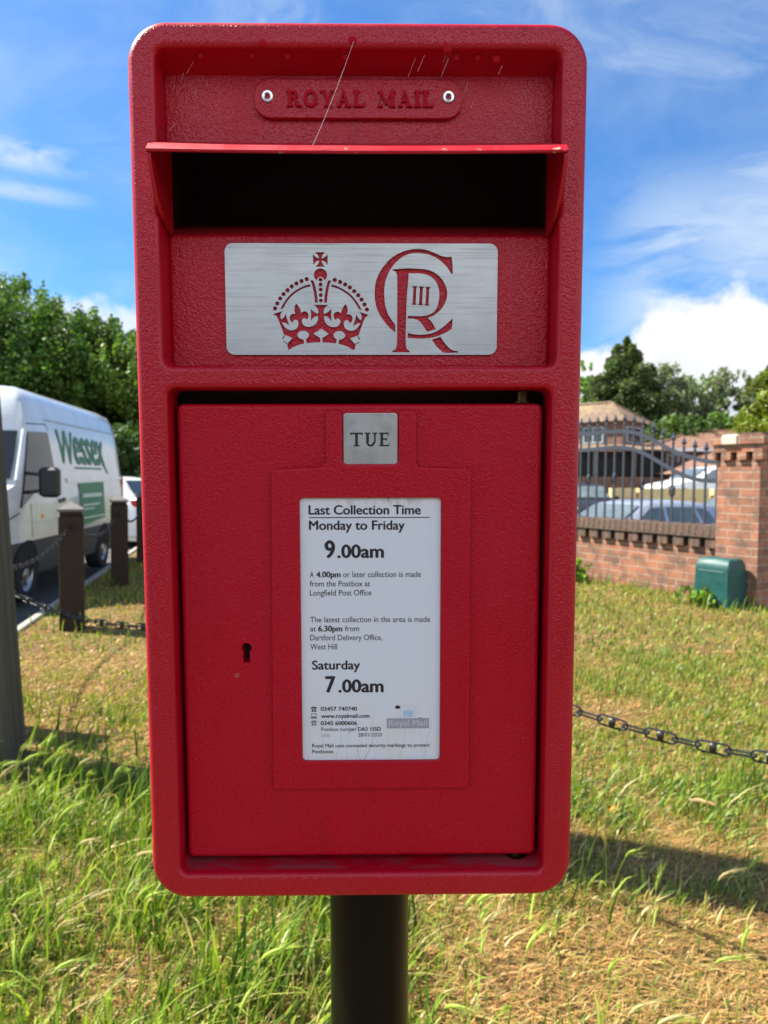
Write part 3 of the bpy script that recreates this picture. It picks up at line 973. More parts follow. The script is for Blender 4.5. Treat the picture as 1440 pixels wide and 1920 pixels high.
R2 = [(957, 1435), (1090, 1392), (1130, 1455), (1190, 1530), (1260, 1592), (1358, 1614), (1358, 1632), (1140, 1634), (1080, 1590), (1020, 1530)]
for L in (C1, R1, C2, R2): holes.append(cyph(smooth_loop(L, 4)))
for k in range(3):
    holes.append(cyph([(x + 97 * k, y + 5 * k) for x, y in ((665, 627), (739, 630), (737, 644), (722, 655), (711, 884), (722, 899), (722, 912), (648, 909), (649, 896), (664, 885), (676, 655), (664, 641))]))
mb = MB()
PLATE = [P1(421 + 5 + (u - 426) , v) for u, v in []] or rr(-.1036, .0986, .1057, .1826, .0062, 6)
mb.prism([PLATE] + holes, .0216, .0233, STEEL)
bpart(mb, 'cypher_plate', smooth=20)

# door with a real keyhole
KEYH = []
for a in range(-52, 233, 15):
    KEYH.append((-.0907 + .0039 * math.cos(math.radians(a)), -.1305 + .0039 * math.sin(math.radians(a))))
KEYH += [(-.0934, -.1424), (-.0880, -.1424)]
mb = MB()
mb.bevslab(rr(-.1411, -.3040, .1406, .0604, .005, 4), [KEYH], .0120, .026, .0035, REDF, 0)
mb.add([(-.098, .0255, -.146), (-.083, .0255, -.146), (-.083, .0255, -.122), (-.098, .0255, -.122)], [(0, 1, 2, 3)], KEYB)
door = bpart(mb, 'door')
HF = [(-.0270, .0556), (-.0270, .0123), (-.0692, .0105), (-.0714, -.2455), (.0861, -.2455), (.0852, .0105), (.0427, .0123), (.0427, .0556), (.0292, .0556), (.0292, .0142), (-.0141, .0142), (-.0141, .0556)]
mb = MB()
HFl = rpoly(HF, .0042, 4)
WIN = rr(-.0476, -.2222, .0622, -.0117, .0032, 4)
mb.bevslab(HFl, [WIN], .0078, .0122, .0019, REDF, .0007, steps=4)
bpart(mb, 'notice_frame', door)

# enamel day tablet reading TUE
mb = MB()
mb.bevslab(rr(-.0133, .0133, .0284, .0532, .0028, 4), [], .0102, .0122, .0004, TABLET, steps=2)
serif_text(mb, 'TUE', -.0082, .0228, .0277, .0106, .0102, .00012, INK, gap=.08, stepy=.000004, th=.25, tn=.115)
bpart(mb, 'day_tablet', door)

# the collection notice
mb = MB()
mb.bevslab(rr(-.0475, -.2221, .0621, -.0118, .003, 4), [], .0108, .0122, .0002, CARD, steps=2)
YI = .0106
def nz(v): return -.0120 - (v - 934) * .0004260
def nx(u, v): return -.0474 + (u - 562 - (v - 934) * .004) * .0004138
def ntxt(t, u0, u1, vb, cap, m=INK, bold=0.0):
    put_text(mb, t, nx(u0, vb), nx(u1, vb), nz(vb), cap * .000426, lambda x, z: (x, YI, z), m, bold)
def nrect(u0, v0, u1, v1, m, y=YI):
    mb.add([(nx(u0, v1), y, nz(v1)), (nx(u1, v1), y, nz(v1)), (nx(u1, v0), y, nz(v0)), (nx(u0, v0), y, nz(v0))], [(0, 1, 2, 3)], m)
B = .075
ntxt('Last Collection Time', 578.5, 789, 964, 16.5, bold=B)
nrect(579, 969, 806, 970.5, INK)
ntxt('Monday to Friday', 579, 759, 992, 16.5, bold=B)
ntxt('9', 608, 628, 1043.6, 31, bold=.09); ntxt('.00am', 632, 720, 1043.6, 23.5, bold=.10)
ntxt('A', 580, 587.5, 1079.7, 10.4); ntxt('4.00pm', 592, 638, 1079.7, 10.4, bold=.09); ntxt('or later collection is made', 643, 790, 1079.7, 10.4)
ntxt('from the Postbox at', 580, 694, 1096.7, 10.4)
ntxt('Longfield Post Office', 580, 696.5, 1113.7, 10.4)
ntxt('The latest collection in the area is made', 580, 808, 1163.8, 10.4)
ntxt('at', 580, 591, 1180.8, 10.4); ntxt('6.30pm', 595, 641, 1180.8, 10.4, bold=.09); ntxt('from', 646, 673, 1180.8, 10.4)
ntxt('Dartford Delivery Office,', 580, 717, 1197.7, 10.4)
ntxt('West Hill', 580, 631, 1214.8, 10.4)
ntxt('Saturday', 583, 675, 1252.8, 16.5, bold=B)
ntxt('7', 608, 628, 1296.4, 30, bold=.09); ntxt('.00am', 633, 720, 1296.4, 23.5, bold=.10)
ntxt('03457 740740', 599, 669, 1331.8, 7.4, bold=B)
ntxt('www.royalmail.com', 600, 693, 1345.5, 7.4, bold=B)
ntxt('0345 6000606', 599, 669, 1359.3, 7.4, bold=B)
ntxt('Postbox number', 600, 668, 1370.8, 7.0, INK); ntxt('DA3 155D', 671, 715, 1370.8, 7.0, bold=B)
ntxt('CP7D', 600, 617, 1382.8, 5.5, LOGOG); ntxt('28/01/2020', 671, 717, 1381.8, 6.8, INK)
ntxt('Royal Mail uses concealed security markings to protect', 582, 809, 1402.3, 6.8, INK, .03)
ntxt('Postboxes', 582, 623, 1413.6, 6.8, INK, .03)
def icon(L, m=INK, y=YI):
    q = [(nx(u, v), nz(v)) for u, v in L]
    mb.fill([q], lambda x, z: (x, y, z), m)
for v0, m in ((1324, INK), (1350.5, INKG)):       # telephone: handset over body
    icon([(580, v0 + 3.6), (581, v0 + 1), (584, v0), (588, v0), (591, v0 + 1), (592, v0 + 3.6), (589.4, v0 + 3.8), (588.6, v0 + 2.4), (583.4, v0 + 2.4), (582.6, v0 + 3.8)], m)
    icon([(583.6, v0 + 3.6), (588.4, v0 + 3.6), (591, v0 + 9.4), (581, v0 + 9.4)], m)
    mb.fill([[(nx(586 + 1.5 * math.cos(a), v0), nz(v0 + 6.4 + 1.5 * math.sin(a))) for a in np.linspace(0, 5.8, 12)]], lambda x, z: (x, YI - .0001, z), CARD)
nrect(581, 1336.5, 591, 1343, INKG); nrect(582, 1337.5, 590, 1342, CARD, YI - .0001)
icon([(580.6, 1343.8), (591.4, 1343.8), (592, 1346.6), (580, 1346.6)], INKG)
nrect(726, 1347, 807.5, 1366.5, LOGOG)
ntxt_y = YI - .0001
put_text(mb, 'Royal Mail', nx(730, 1361), nx(804, 1361), nz(1361.5), 11.5 * .000426, lambda x, z: (x, ntxt_y, z), LOGOL, .05)
for u0, v0, u1, v1 in ((752, 1323, 781, 1323.6), (752, 1323.6, 752.6, 1347), (780.4, 1323.6, 781, 1347), (752, 1366.5, 752.6, 1375.4), (780.4, 1366.5, 781, 1375.4), (752, 1375.4, 781, 1376)):
    nrect(u0, v0, u1, v1, LOGOF)
for k in range(-1, 2):
    icon([(767 + k * 6.4 + 3.2 * math.cos(a), 1334.5 + 3.6 * math.sin(a) + abs(k)) for a in np.linspace(0, 5.9, 14)], LOGOB)
icon([(758, 1337), (776, 1337), (774.5, 1344.5), (759.5, 1344.5)], LOGOB); nrect(766.2, 1327, 767.8, 1331, LOGOB)
icon([(747 + 5 * math.cos(a) * (1 + .15 * math.sin(3 * a)), 1325.5 + 3.4 * math.sin(a)) for a in np.linspace(0, 6.0, 16)], BLOT)
icon([(786, 1348.5), (789, 1346.2), (793, 1345.6), (793, 1346.4), (789.5, 1347.2)], BLOT, YI - .00012)
bpart(mb, 'collection_notice', door)

for z0, z1 in ((.0604, .0705), (-.3130, -.3042)):
    mb = MB()
    mb.lathe([(.0055, z0), (.0055, z1)], BRASS, (.1275, .0265, 0), 18)
    mb.lathe([(.0080, z0 + .0006), (.0086, z0 + .0012), (.0086, z0 + .0020), (.0080, z0 + .0024)], BRASS, (.1275, .0265, 0), 20)
    bpart(mb, 'hinge_pin')

mb = MB()
mb.lathe([(.0385, -PL - .3), (.0385, -.329)], POLE, (PX, PY, 0), 40)
bpart(mb, 'pole')

# spider silk across the top recess
web = thing('cobweb', 'fine white spider silk strung across the recess above the letter slot', 'cobweb', BO + BM @ Vector((0, -.001, .30)))
web.rotation_euler = BM.to_euler()
def silk(a, b, sag=.001, r=.00010, n=5):
    mb = MB()
    a, b = Vector(a), Vector(b)
    mb.tube([a.lerp(b, i / n) + Vector((0, .001, -.30 - sag * 4 * (i / n) * (1 - i / n))) for i in range(n + 1)], r, SILK, 5)
    mb.build('strand', web, 0)
silk((-.0035, -.001, .317), (-.0312, -.0295, .2335), .0022, .00010, 9)
for u, z, L, a in ((-.128, .3025, .010, 50), (-.131, .298, .004, 60), (-.135, .286, .003, 60), (-.120, .283, .004, 62), (-.1385, .259, .006, 30), (-.112, .2915, .003, 70), (.062, .309, .006, 68), (.060, .296, .012, 66), (.036, .299, .014, 66), (.043, .301, .011, 64), (.078, .2875, .006, 74), (.083, .278, .004, 70), (.102, .299, .005, 62)):
    c, s_ = math.cos(math.radians(a)), math.sin(math.radians(a))
    y = .004 + rnd.random() * .012
    silk((u, y, z), (u + L * c, y - .003, z + L * s_), 0, .00005 + rnd.random() * .00004, 2)

# ================================================================== TIMBER POST at the left edge
mb = MB()
h = .155
sec = [(-h, -h + .02), (-h + .02, -h), (-.055, -h), (-.045, -h + .018), (-.035, -h), (.06, -h), (.07, -h + .018), (.08, -h), (h - .02, -h), (h, -h + .02),
       (h, -.05), (h - .018, -.04), (h, -.03), (h, .06), (h - .018, .07), (h, .08), (h, h - .02), (h - .02, h), (-h + .02, h), (-h, h - .02)]
mb.loft([[(x, y, z) for x, y in sec] for z in (-.3, 1.2, 2.4, 6.4)] + [[(x * .8, y * .8, 6.45) for x, y in sec]], POSTW)
tp = mb.build('timber_post', None, 30)
tp.location = (-2.07, 3.66, 0); tp.rotation_euler = (0, math.radians(-3.1), math.radians(12))
tag(tp, 'thick grey weathered timber post with grooved faces standing in the long grass', 'post')

# ================================================================== BOLLARDS AND CHAINS
def bollard_parts(root):
    mb = MB()
    w = .113
    mb.cham((-w, -w, -.3), (w, w, 1.13), .012, BOLW)
    mb.cham((-w + .014, -w + .014, 1.13), (w - .014, w - .014, 1.165), .004, BOLW)
    for s_ in (-1, 1):                      # chain eyes
        mb.tube([(s_ * (w + .03) * 0 + .02 * math.cos(a), s_ * (w + .012) , 1.01 + .02 * math.sin(a)) for a in np.linspace(0, 2 * math.pi, 13)], .005, CHAIN, 6)
    mb.build('post', root, 30)
    mb = MB()
    o = .122
    r0 = [(-o, -o), (o, -o), (o, o), (-o, o)]
    mb.loft([[(x, y, 1.165) for x, y in r0], [(x, y, 1.19) for x, y in r0], [(x * .05, y * .05, 1.262) for x, y in r0]], CAPW)
    mb.build('cap', root, 20)


B1, B2, B3, B4 = Vector((-2.58, 4.2, 0)), Vector((-3.08, 6.98, 0)), Vector((-3.66, 9.80, 0)), Vector((-4.28, 12.6, 0))
BMID, BR = Vector((-.22, 2.93, 0)), Vector((2.20, 1.25, 0))
labs = [(B2, 'dark brown square timber bollard with pointed cap in front of the white van', .37),
        (B3, 'brown timber bollard beside the back of the van, second along the kerb', .37),
        (B4, 'farthest brown timber bollard, half hidden by the red post box', .37),
        (B1, 'near brown timber bollard just outside the left edge of the view', -.2),
        (BMID, 'brown timber bollard hidden behind the red post box', .55),
        (BR, 'brown timber bollard just outside the right edge, holding the near chain', .55)]
proto = None
for p, lab, rz in labs:
    if proto is None:
        t = thing('bollard', lab, 'bollard', p, (0, 0, rz), 'timber bollards linked by chain')
        bollard_parts(t); proto = t
    else:
        t = proto.copy(); col.objects.link(t); t.location = p; t.rotation_euler = (0, 0, rz); t['label'] = lab
        for chd in list(proto.children):
            c = chd.copy(); col.objects.link(c); c.parent = t


def chain(a, b, sag, pitch, label, h=1.01, off=.125):
    a, b = Vector(a), Vector(b)
    d = (b - a); d.z = 0; d.normalize()
    a = a + d * off; b = b - d * off
    a.z = b.z = h
    nsub = 400
    pts = [a.lerp(b, i / nsub) - Vector((0, 0, sag * 4 * (i / nsub) * (1 - i / nsub))) for i in range(nsub + 1)]
    cum = [0]
    for i in range(nsub): cum.append(cum[-1] + (pts[i + 1] - pts[i]).length)
    n = int(round(cum[-1] / pitch))
    mb = MB()
    def at(s):
        s = max(0, min(cum[-1], s))
        i = min(nsub - 1, int(np.searchsorted(cum, s) - 1)) if s > 0 else 0
        t = (s - cum[i]) / (cum[i + 1] - cum[i])
        return pts[i].lerp(pts[i + 1], t)
    side = Vector((-d.y, d.x, 0))
    for k in range(n):
        s0, s1 = k * cum[-1] / n, (k + 1) * cum[-1] / n
        p, q = at(s0), at(s1)
        t = (q - p).normalized(); c = (p + q) / 2
        L = (q - p).length / 2 + (.0115 if k % 2 == 0 else .0045)
        nrm = side if k % 2 else t.cross(side).normalized()
        w = .0160; r = .0036
        ring = []
        m_ = 6
        for i in range(m_ + 1):
            an = -math.pi / 2 + math.pi * i / m_
            ring.append(c + t * (L - w + w * math.cos(an)) + nrm * (w * math.sin(an)))
        for i in range(m_ + 1):
            an = math.pi / 2 + math.pi * i / m_
            ring.append(c + t * (-(L - w) + w * math.cos(an)) + nrm * (w * math.sin(an)))
        ring.append(ring[0])
        mb.tube(ring, r, CHAIN, 5, caps=False)
        if k % 2 == 0:                      # spike stud across the middle of every other link
            up_ = nrm; out_ = t.cross(nrm).normalized()
            mid = []
            for tt, rr_ in ((-.011, .0105), (-.008, .0118), (0, .0128), (.008, .0118), (.011, .0105)):
                mid.append([c + t * tt * .85 + (up_ * math.cos(2 * math.pi * j / 8) * 1.25 + .8 * out_ * math.sin(2 * math.pi * j / 8)) * rr_ for j in range(8)])
            mb.loft(mid, CHAIN)
    o = mb.build('chain', None, 50)
    tag(o, label, 'chain', 'black chains slung between the bollards')
    return o


chain(B1, BMID, .249, .0735, 'black chain hanging low above the grass between the left timber post and the post box')
chain(BMID, BR, .303, .0745, 'black chain with studded links crossing the grass to the right of the post box')
chain(B1, B2, .2, .072, 'black chain rising from the left edge to the nearest bollard in front of the van')
chain(B2, B3, .19, .072, 'black chain drooping between the two bollards beside the van')
chain(B3, B4, .19, .072, 'black chain running to the farthest bollard behind the white hatchback view')
# ================================================================== VEHICLES
def shell(stations, prof, W, matf, m):
    """stations (y, top height, plan inset); prof (inset from the flank, height) from sill to centre line"""
    mb = MB()
    rings = []
    for y, ht, ins in stations:
        half = [(W / 2 - t - ins, min(h, ht - .004 * (len(prof) - k))) for k, (t, h) in enumerate(prof)]
        rings.append([Vector((x, y, h)) for x, h in half] + [Vector((-x, y, h)) for x, h in reversed(half)])
    mb.loft(rings, m, matf=matf)
    return mb


def t_at(prof, h):
    for (t0, h0), (t1, h1) in zip(prof, prof[1:]):
        if h0 <= h <= h1: return t0 + (t1 - t0) * (h - h0) / max(1e-6, h1 - h0)
    return prof[-1][0]


def flank(prof, W, side, L, m, off=.006, thick=.02):
    """panel on the flank from (y, h) outline, standing proud by off"""
    mb = MB()
    q = [(side * (W / 2 - t_at(prof, h) + off), y, h) for y, h in L]
    tris = tessellate_polygon([[Vector((y, h, 0)) for y, h in L]])
    mb.add(q, [tuple(t) for t in tris], m)
    mb.loft([q, [(x - side * thick, y, h) for x, y, h in q]], m, cap0=False, cap1=False)
    return mb


def wheel(root, x, y, r, w, side):
    mb = MB()
    M = Matrix.Translation((x, y, r)) @ Matrix.Rotation(side * math.pi / 2, 4, 'Y')
    mb.lathe([(r * .62, -w), (r * .95, -w), (r, -w * .8), (r, -w * .2), (r * .95, 0), (r * .66, .006), (r * .62, -.01)], TYRE, n=28, M=M, cap=False)
    wh = mb.build('wheel', root, 35)
    mb = MB()
    mb.lathe([(r * .64, -.004), (r * .58, -.03), (r * .50, -.045), (r * .22, -.02), (r * .16, .0), (.001, .002)], RIM, n=28, M=M, cap=False)
    for k in range(5):
        a = 2 * math.pi * k / 5
        mb.lathe([(r * .07, -.02), (r * .07, -.026), (.001, -.027)], BLACKP, c=(r * .37 * math.cos(a), r * .37 * math.sin(a), .002), n=10, M=M, cap=False)
    mb.build('rim', wh, 35)


def arch(prof, W, root_mb, side, y, r, zc):
    L = [(y + r * math.cos(a), max(.30, zc + r * math.sin(a))) for a in np.linspace(-.35, math.pi + .35, 22)]
    f = flank(prof, W, side, L, DARK, .004, .01)
    root_mb.add(f.v, f.f, DARK)


# ---- delivery van
VW = 2.0
VP = [(.05, .30), (.02, .45), (.015, .62), (.0, .745), (.0, .76), (.0, 1.0), (.01, 1.3), (.045, 1.65), (.085, 2.0), (.135, 2.3), (.19, 2.5), (.27, 2.63), (.40, 2.70), (.70, 2.735), (1.0, 2.74)]
VD = Vector((-.12, .993, 0)).normalized(); VX = Vector((VD.y, -VD.x, 0))
Y0 = .80                                        # front axle behind the nose
vo = Vector((-4.34, 8.64, -.03)) - VX * 1.0 - VD * Y0
van = thing('delivery_van', 'white high-roof delivery van with green lettering parked behind the chained bollards', 'van', vo, (0, 0, math.atan2(-VD.x, VD.y)))
st = [(0, .78, .16), (.03, 1.02, .10), (.12, 1.24, .06), (.28, 1.38, .03), (.60, 1.47, .01), (.76, 1.72, .005), (1.00, 2.10, 0), (1.05, 2.28, 0), (1.12, 2.50, 0), (1.28, 2.66, 0), (1.5, 2.73, 0), (2.2, 2.74, 0), (4.6, 2.74, 0), (5.3, 2.73, 0), (5.50, 2.66, .01), (5.58, 2.52, .02), (5.62, 2.2, .03), (5.62, 1.0, .035)]
mb = shell(st, VP, VW, lambda c: CLAD if c.z < .74 else VANW, VANW)
for sd in (1, -1):
    for yw in (Y0, Y0 + 3.42): arch(VP, VW, mb, sd, yw, .42, .34)
# pressed grooves, door gaps and rubbing strip
def line(L, m, w=.012):
    for (ya, ha), (yb, hb) in zip(L, L[1:]):
        d = Vector((yb - ya, hb - ha)).normalized(); nn = Vector((-d.y, d.x)) * w
        f = flank(VP, VW, 1, [(ya - nn.x, ha - nn.y), (yb - nn.x, hb - nn.y), (yb + nn.x, hb + nn.y), (ya + nn.x, ha + nn.y)], m, .003, .004)
        mb.add(f.v, f.f, m)
line([(1.95, .78), (1.95, 1.46), (1.85, 2.2), (1.80, 2.24), (1.1, 2.2)], DARK, .006)
line([(.95, .78), (.92, 1.2)], DARK, .005)
line([(.55, 1.10), (.35, 1.06), (.12, 1.02)], DARK, .006)
line([(2.35, .76), (2.35, 2.28)], LINEG, .005)
line([(5.2, .8), (5.2, 2.3)], LINEG, .006)
line([(1.25, 1.02), (1.34, 1.03)], mat('amber lens', (.7, .2, .01), .2), .03)
line([(1.75, 2.30), (5.5, 2.33)], LINEG, .014)
line([(3.6, .8), (3.6, 2.28)], LINEG, .005)
body = mb.build('body', van, 40)
mb = MB()
mb.cham((-.90, -.035, .30), (.90, .12, .66), .03, CLAD)
mb.build('bumper', van, 30)
mb = MB()
mb.cham((-.55, -.01, .80), (.55, .06, 1.0), .02, BLACKP)
mb.build('grille', van, 30)
for a_ in (-.5, .3):
    mb = MB()
    mb.tube([(a_, .60, 1.515), (a_ + .45, .72, 1.70)], .012, BLACKP, 6)
    mb.build('wiper', van, 30)
f = flank(VP, VW, 1, [(2.35, 1.455), (5.45, 1.50), (5.45, 1.55), (2.35, 1.515)], VANW, .022, .02); f.build('rubbing_strip', van)
for nm, L in (('door_window', [(.58, 1.16), (.74, 1.46), (1.07, 2.10), (1.74, 2.13), (1.79, 2.10), (1.88, 1.50), (1.82, 1.45), (1.1, 1.36)]),):
    f = flank(VP, VW, 1, L, GLASSV, .020); f.build(nm, van)
    f = flank(VP, VW, -1, L, GLASSD, .020); f.build(nm, van)
# inside seen through the pane: a curtain-coloured seat back
f = flank(VP, VW, 1, [(1.34, 1.74), (1.35, 2.02), (1.66, 2.04), (1.71, 1.74)], TRIMT, .026, .003)
mb = MB()
k = [(.85, .495, 1.495), (.72, .83, 2.085)]
mb.add([(-.88, .605, 1.50), (.88, .605, 1.50), (.87, .76, 1.735), (.83, .995, 2.09), (-.83, .995, 2.09), (-.87, .76, 1.735)], [(0, 1, 2, 5), (5, 2, 3, 4)], GLASSV)
ws = mb.build('windscreen', van); ws.location = (0, -.016, .012)
for sd in (1, -1):
    mb = MB()
    mb.tube([(sd * .945, .62, 1.475), (sd * .90, 1.00, 2.11)], .034, VANW, 8)
    mb.build('windscreen_pillar', van)
    mb = MB()
    mb.cham((sd * .72 - .16, .02, 1.02), (sd * .72 + .16, .26, 1.28), .03, LAMPW)
    mb.build('headlight', van, 30)
    mb = MB()
    mb.cham((sd * 1.24 - .12, .80, 1.28), (sd * 1.24 + .12, .93, 1.65), .035, BLACKP)
    mb.tube([(sd * .95, .84, 1.58), (sd * 1.14, .86, 1.56)], .022, BLACKP, 8)
    mb.tube([(sd * .97, .84, 1.34), (sd * 1.14, .86, 1.36)], .022, BLACKP, 8)
    mb.build('mirror', van, 30)
    for yw in (Y0, Y0 + 3.42): wheel(van, sd * .985, yw, .35, .22, sd)
    mb = MB()
    mb.cham((sd * .92 - .06, 5.58, 1.0), (sd * .92 + .06, 5.655, 1.55), .01, LAMPR)
    mb.build('tail_light', van)
for y_, h_ in ((1.96, 1.18), (2.10, 1.19)):
    f = flank(VP, VW, 1, [(y_, h_), (y_ + .10, h_), (y_ + .10, h_ + .05), (y_, h_ + .05)], BLACKP, .02); f.build('door_handle', van)
# signwriting
mb = MB()
sx = lambda y, h: (VW / 2 - t_at(VP, h) + .006, y, h)
put_text(mb, 'W', 2.12, 2.86, 1.73, .46, sx, GREEN, .10, .06)
put_text(mb, 'essex', 2.84, 4.50, 1.74, .58, sx, GREEN, .10, .04)
q = [(4.28, 1.80), (4.40, 1.80), (4.66, 1.60), (4.56, 1.60)]
mb.add([sx(*p) for p in q], [(0, 1, 2, 3)], GREEN)
q = [(2.80, 1.655), (4.25, 1.66), (4.25, 1.69), (2.80, 1.685)]
mb.add([sx(*p) for p in q], [(0, 1, 2, 3)], GREEN)
mb.build('lettering', van, 0)
mb = flank(VP, VW, 1, [(2.87, .80), (4.24, .86), (4.24, 1.46), (2.87, 1.44)], GREEN, .016, .004)
for a, b_, h0, h1 in ((3.0, 4.05, 1.22, 1.28), (3.0, 3.9, 1.09, 1.12), (3.0, 3.6, 1.03, 1.055), (2.95, 4.2, .895, .92)):
    mb.add([(VW / 2 - t_at(VP, h_) + .020, y_, h_) for y_, h_ in ((a, h0), (b_, h0), (b_, h1), (a, h1))], [(0, 1, 2, 3)], LINEW)
mb.build('green_panel', van, 0)


def car(label, loc, rz, paintm, L=4.15, W=1.76, H=1.50, group=None, glass=GLASSB, name='parked_car'):
    k = H / 1.5
    prof = [(.06, .20), (.02, .34), (.0, .55), (.015, .78), (.055, .93 * k), (.13, 1.12 * k), (.22, 1.36 * k), (.30, 1.45 * k), (.48, 1.49 * k), (W / 2, 1.50 * k)]
    t = thing(name, label, 'car', loc, (0, 0, rz), group)
    q = L / 4.15
    st = [(0, .58, .20), (.03 * q, .70, .10), (.15 * q, .78, .05), (.5 * q, .87 * k, .02), (1.0 * q, .96 * k, 0), (1.12 * q, 1.0 * k, 0), (1.85 * q, 1.42 * k, 0), (2.15 * q, 1.48 * k, 0), (2.6 * q, 1.5 * k, 0), (3.2 * q, 1.47 * k, 0), (3.62 * q, 1.40 * k, 0), (3.95 * q, 1.08 * k, .03), (4.10 * q, .92 * k, .06), (4.15 * q, .62, .12)]
    mb = shell(st, prof, W, lambda c: CLAD if c.z < .26 else paintm, paintm)
    for sd in (1, -1):
        for yw in (.78 * q, 3.30 * q): arch(prof, W, mb, sd, yw, .36, .31)
    mb.build('body', t, 40)
    for sd in (1, -1):
        for Lw in ([(1.42 * q, .97 * k), (1.98 * q, 1.34 * k), (2.30 * q, 1.36 * k), (2.30 * q, .97 * k)], [(2.38 * q, .97 * k), (2.38 * q, 1.36 * k), (3.05 * q, 1.35 * k), (3.18 * q, 1.0 * k)], [(3.27 * q, 1.01 * k), (3.14 * q, 1.34 * k), (3.40 * q, 1.31 * k), (3.60 * q, 1.06 * k)]):
            flank(prof, W, sd, Lw, glass, .005).build('side_window', t)
        for yw in (.78 * q, 3.30 * q): wheel(t, sd * (W / 2 - .01), yw, .31, .19, sd)
        mb = MB(); mb.cham((sd * .60 - .17, .02, .58), (sd * .60 + .17, .22, .73), .03, LAMPW); mb.build('headlight', t, 30)
        mb = MB(); mb.cham((sd * .70 - .12, 3.93 * q, .80 * k), (sd * .70 + .12, 4.12 * q, 1.0 * k), .03, LAMPR); mb.build('tail_light', t, 30)
        mb = MB(); mb.cham((sd * (W / 2 + .07) - .10, 1.36 * q, .95 * k), (sd * (W / 2 + .07) + .10, 1.48 * q, 1.09 * k), .03, paintm); mb.build('mirror', t, 30)
    mb = MB()
    a, b_ = Vector((0, 1.12 * q, 1.0 * k)), Vector((0, 1.85 * q, 1.42 * k))
    def row(f_, w): 
        p = a.lerp(b_, f_) + Vector((0, -.010, .012)); return [(-w, p.y, p.z), (w, p.y, p.z)]
    r0, r1 = row(.06, W / 2 - .17), row(.93, W / 2 - .29)
    mb.add([r0[0], r0[1], r1[1], r1[0]], [(0, 1, 2, 3)], glass)
    mb.build('windscreen', t)
    mb = MB()
    a, b_ = Vector((0, 3.95 * q, 1.08 * k)), Vector((0, 3.62 * q, 1.40 * k))
    p, p2 = a.lerp(b_, .04) + Vector((0, .012, .010)), a.lerp(b_, .92) + Vector((0, .012, .010))
    mb.add([(-W / 2 + .22, p.y, p.z), (W / 2 - .22, p.y, p.z), (W / 2 - .31, p2.y, p2.z), (-W / 2 + .31, p2.y, p2.z)], [(0, 1, 2, 3)], GLASSD)
    mb.build('rear_window', t)
    mb = MB(); mb.cham((-.26, 4.15 * q - .02, .52), (.26, 4.15 * q + .012, .63), .004, WHITEP); mb.build('number_plate', t)
    return t


car('white hatchback seen from behind, parked past the white van', (-9.35, 17.7, -.02), math.radians(255.5), CARW, 4.2, 1.8, 1.58, None, GLASSD)
car('silver blue hatchback parked just behind the brick wall and iron railing', (2.95, 13.4, -.40), math.radians(-66), SILV, 4.3, 1.78, 1.56)
car('dark blue car nosed in behind the right end of the iron railing', (6.7, 16.9, -.40), math.radians(-76), BLUE, 4.2, 1.76, 1.62)
car('small dark car far off in front of the brick house', (6.35, 21.6, -.02), math.radians(-8), BLACKP, 4.0, 1.7, 1.46)
car('pale silver car parked above the buff stone wall', (9.9, 26.3, .62), math.radians(-80), CARW, 4.2, 1.78, 1.50)

# ================================================================== GARDEN WALL, PILLAR, RAILING, CABINET
wx = math.atan2(WD.y, WD.x)
MW = Matrix.Translation(WP) @ Matrix.Rotation(wx, 4, 'Z')         # local x along the wall, local y towards the verge is negative or positive
ysgn = 1 if (MW.to_3x3() @ Vector((0, 1, 0))).dot(WN) > 0 else -1


def wl(mbx, name, label, cat):
    o = mbx.build(name, None, 20, M=MW)
    return tag(o, label, cat) if label else o


T = .30
wall = thing('brick_wall', 'low red brick garden wall with toothed dark coping under the iron railing', 'wall', WP)
def wpart(mbx, name, par, loc=WP):
    o = mbx.build(name, par, 20, M=Matrix.Translation(-loc) @ MW)
    return o
def yy(a, b): return (min(a * ysgn, b * ysgn), max(a * ysgn, b * ysgn))
mb = MB()
y0, y1 = yy(0, -T)
mb.box((0, y0, -.45), (5.2, y1, .665), BRICK)
wpart(mb, 'wall_face', wall)
mb = MB()
# dentil course: headers standing proud with gaps between
n = int(5.2 / .24)
y0, y1 = yy(.055, -T)
for i in range(n):
    mb.box((.012 + i * .24, y0, .667), (.012 + i * .24 + .155, y1, .795), BRICKD)
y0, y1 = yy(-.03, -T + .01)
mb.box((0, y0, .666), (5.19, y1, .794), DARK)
y0, y1 = yy(.075, -T - .05)
i = 0; x = 0
while x < 5.16:
    j = (rnd.random() - .5) * .012
    mb.box((x + .003, y0, .797), (x + .096, y1, .945 + j), BRICKD)
    x += .0995
wpart(mb, 'coping', wall)

PWD = .55
pil = thing('brick_pillar', 'square red brick gate pillar with corbelled cap and one pale brick', 'pillar', WP)
mb = MB()
y0, y1 = yy(.10, -.45)
mb.box((-PWD, y0, -.45), (-.004, y1, 1.775), BRICK)
wpart(mb, 'shaft', pil)
mb = MB()
def course(z0, z1, o, step, gap, m):
    x = -PWD - o
    while x < o - .02:
        w = min(step - gap, o - x)
        for ya, yb in (yy(.10 + o, .02), yy(-.37, -.45 - o)):
            mb.box((x, ya, z0), (x + w, yb, z1), m)
        x += step
    y = -.37
    while y < .02:
        ya, yb = yy(y, min(y + step - gap, .02))
        mb.box((-PWD - o, ya, z0), (-PWD + .1, yb, z1), m)
        mb.box((-.1, ya, z0), (o, yb, z1), m)
        y += step
course(1.777, 1.872, .045, .20, .085, BRICK)
y0, y1 = yy(.14, -.49)
mb.box((-PWD - .04, y0, 1.874), (.036, y1, 1.965), BRICK)
y0, y1 = yy(.17, -.52)
mb.box((-PWD - .07, y0, 1.967), (-.30, y1, 2.075), BRICK)
mb.box((-.297, y0 + .004, 1.967), (.062, y1 - .004, 2.07), BRICK)
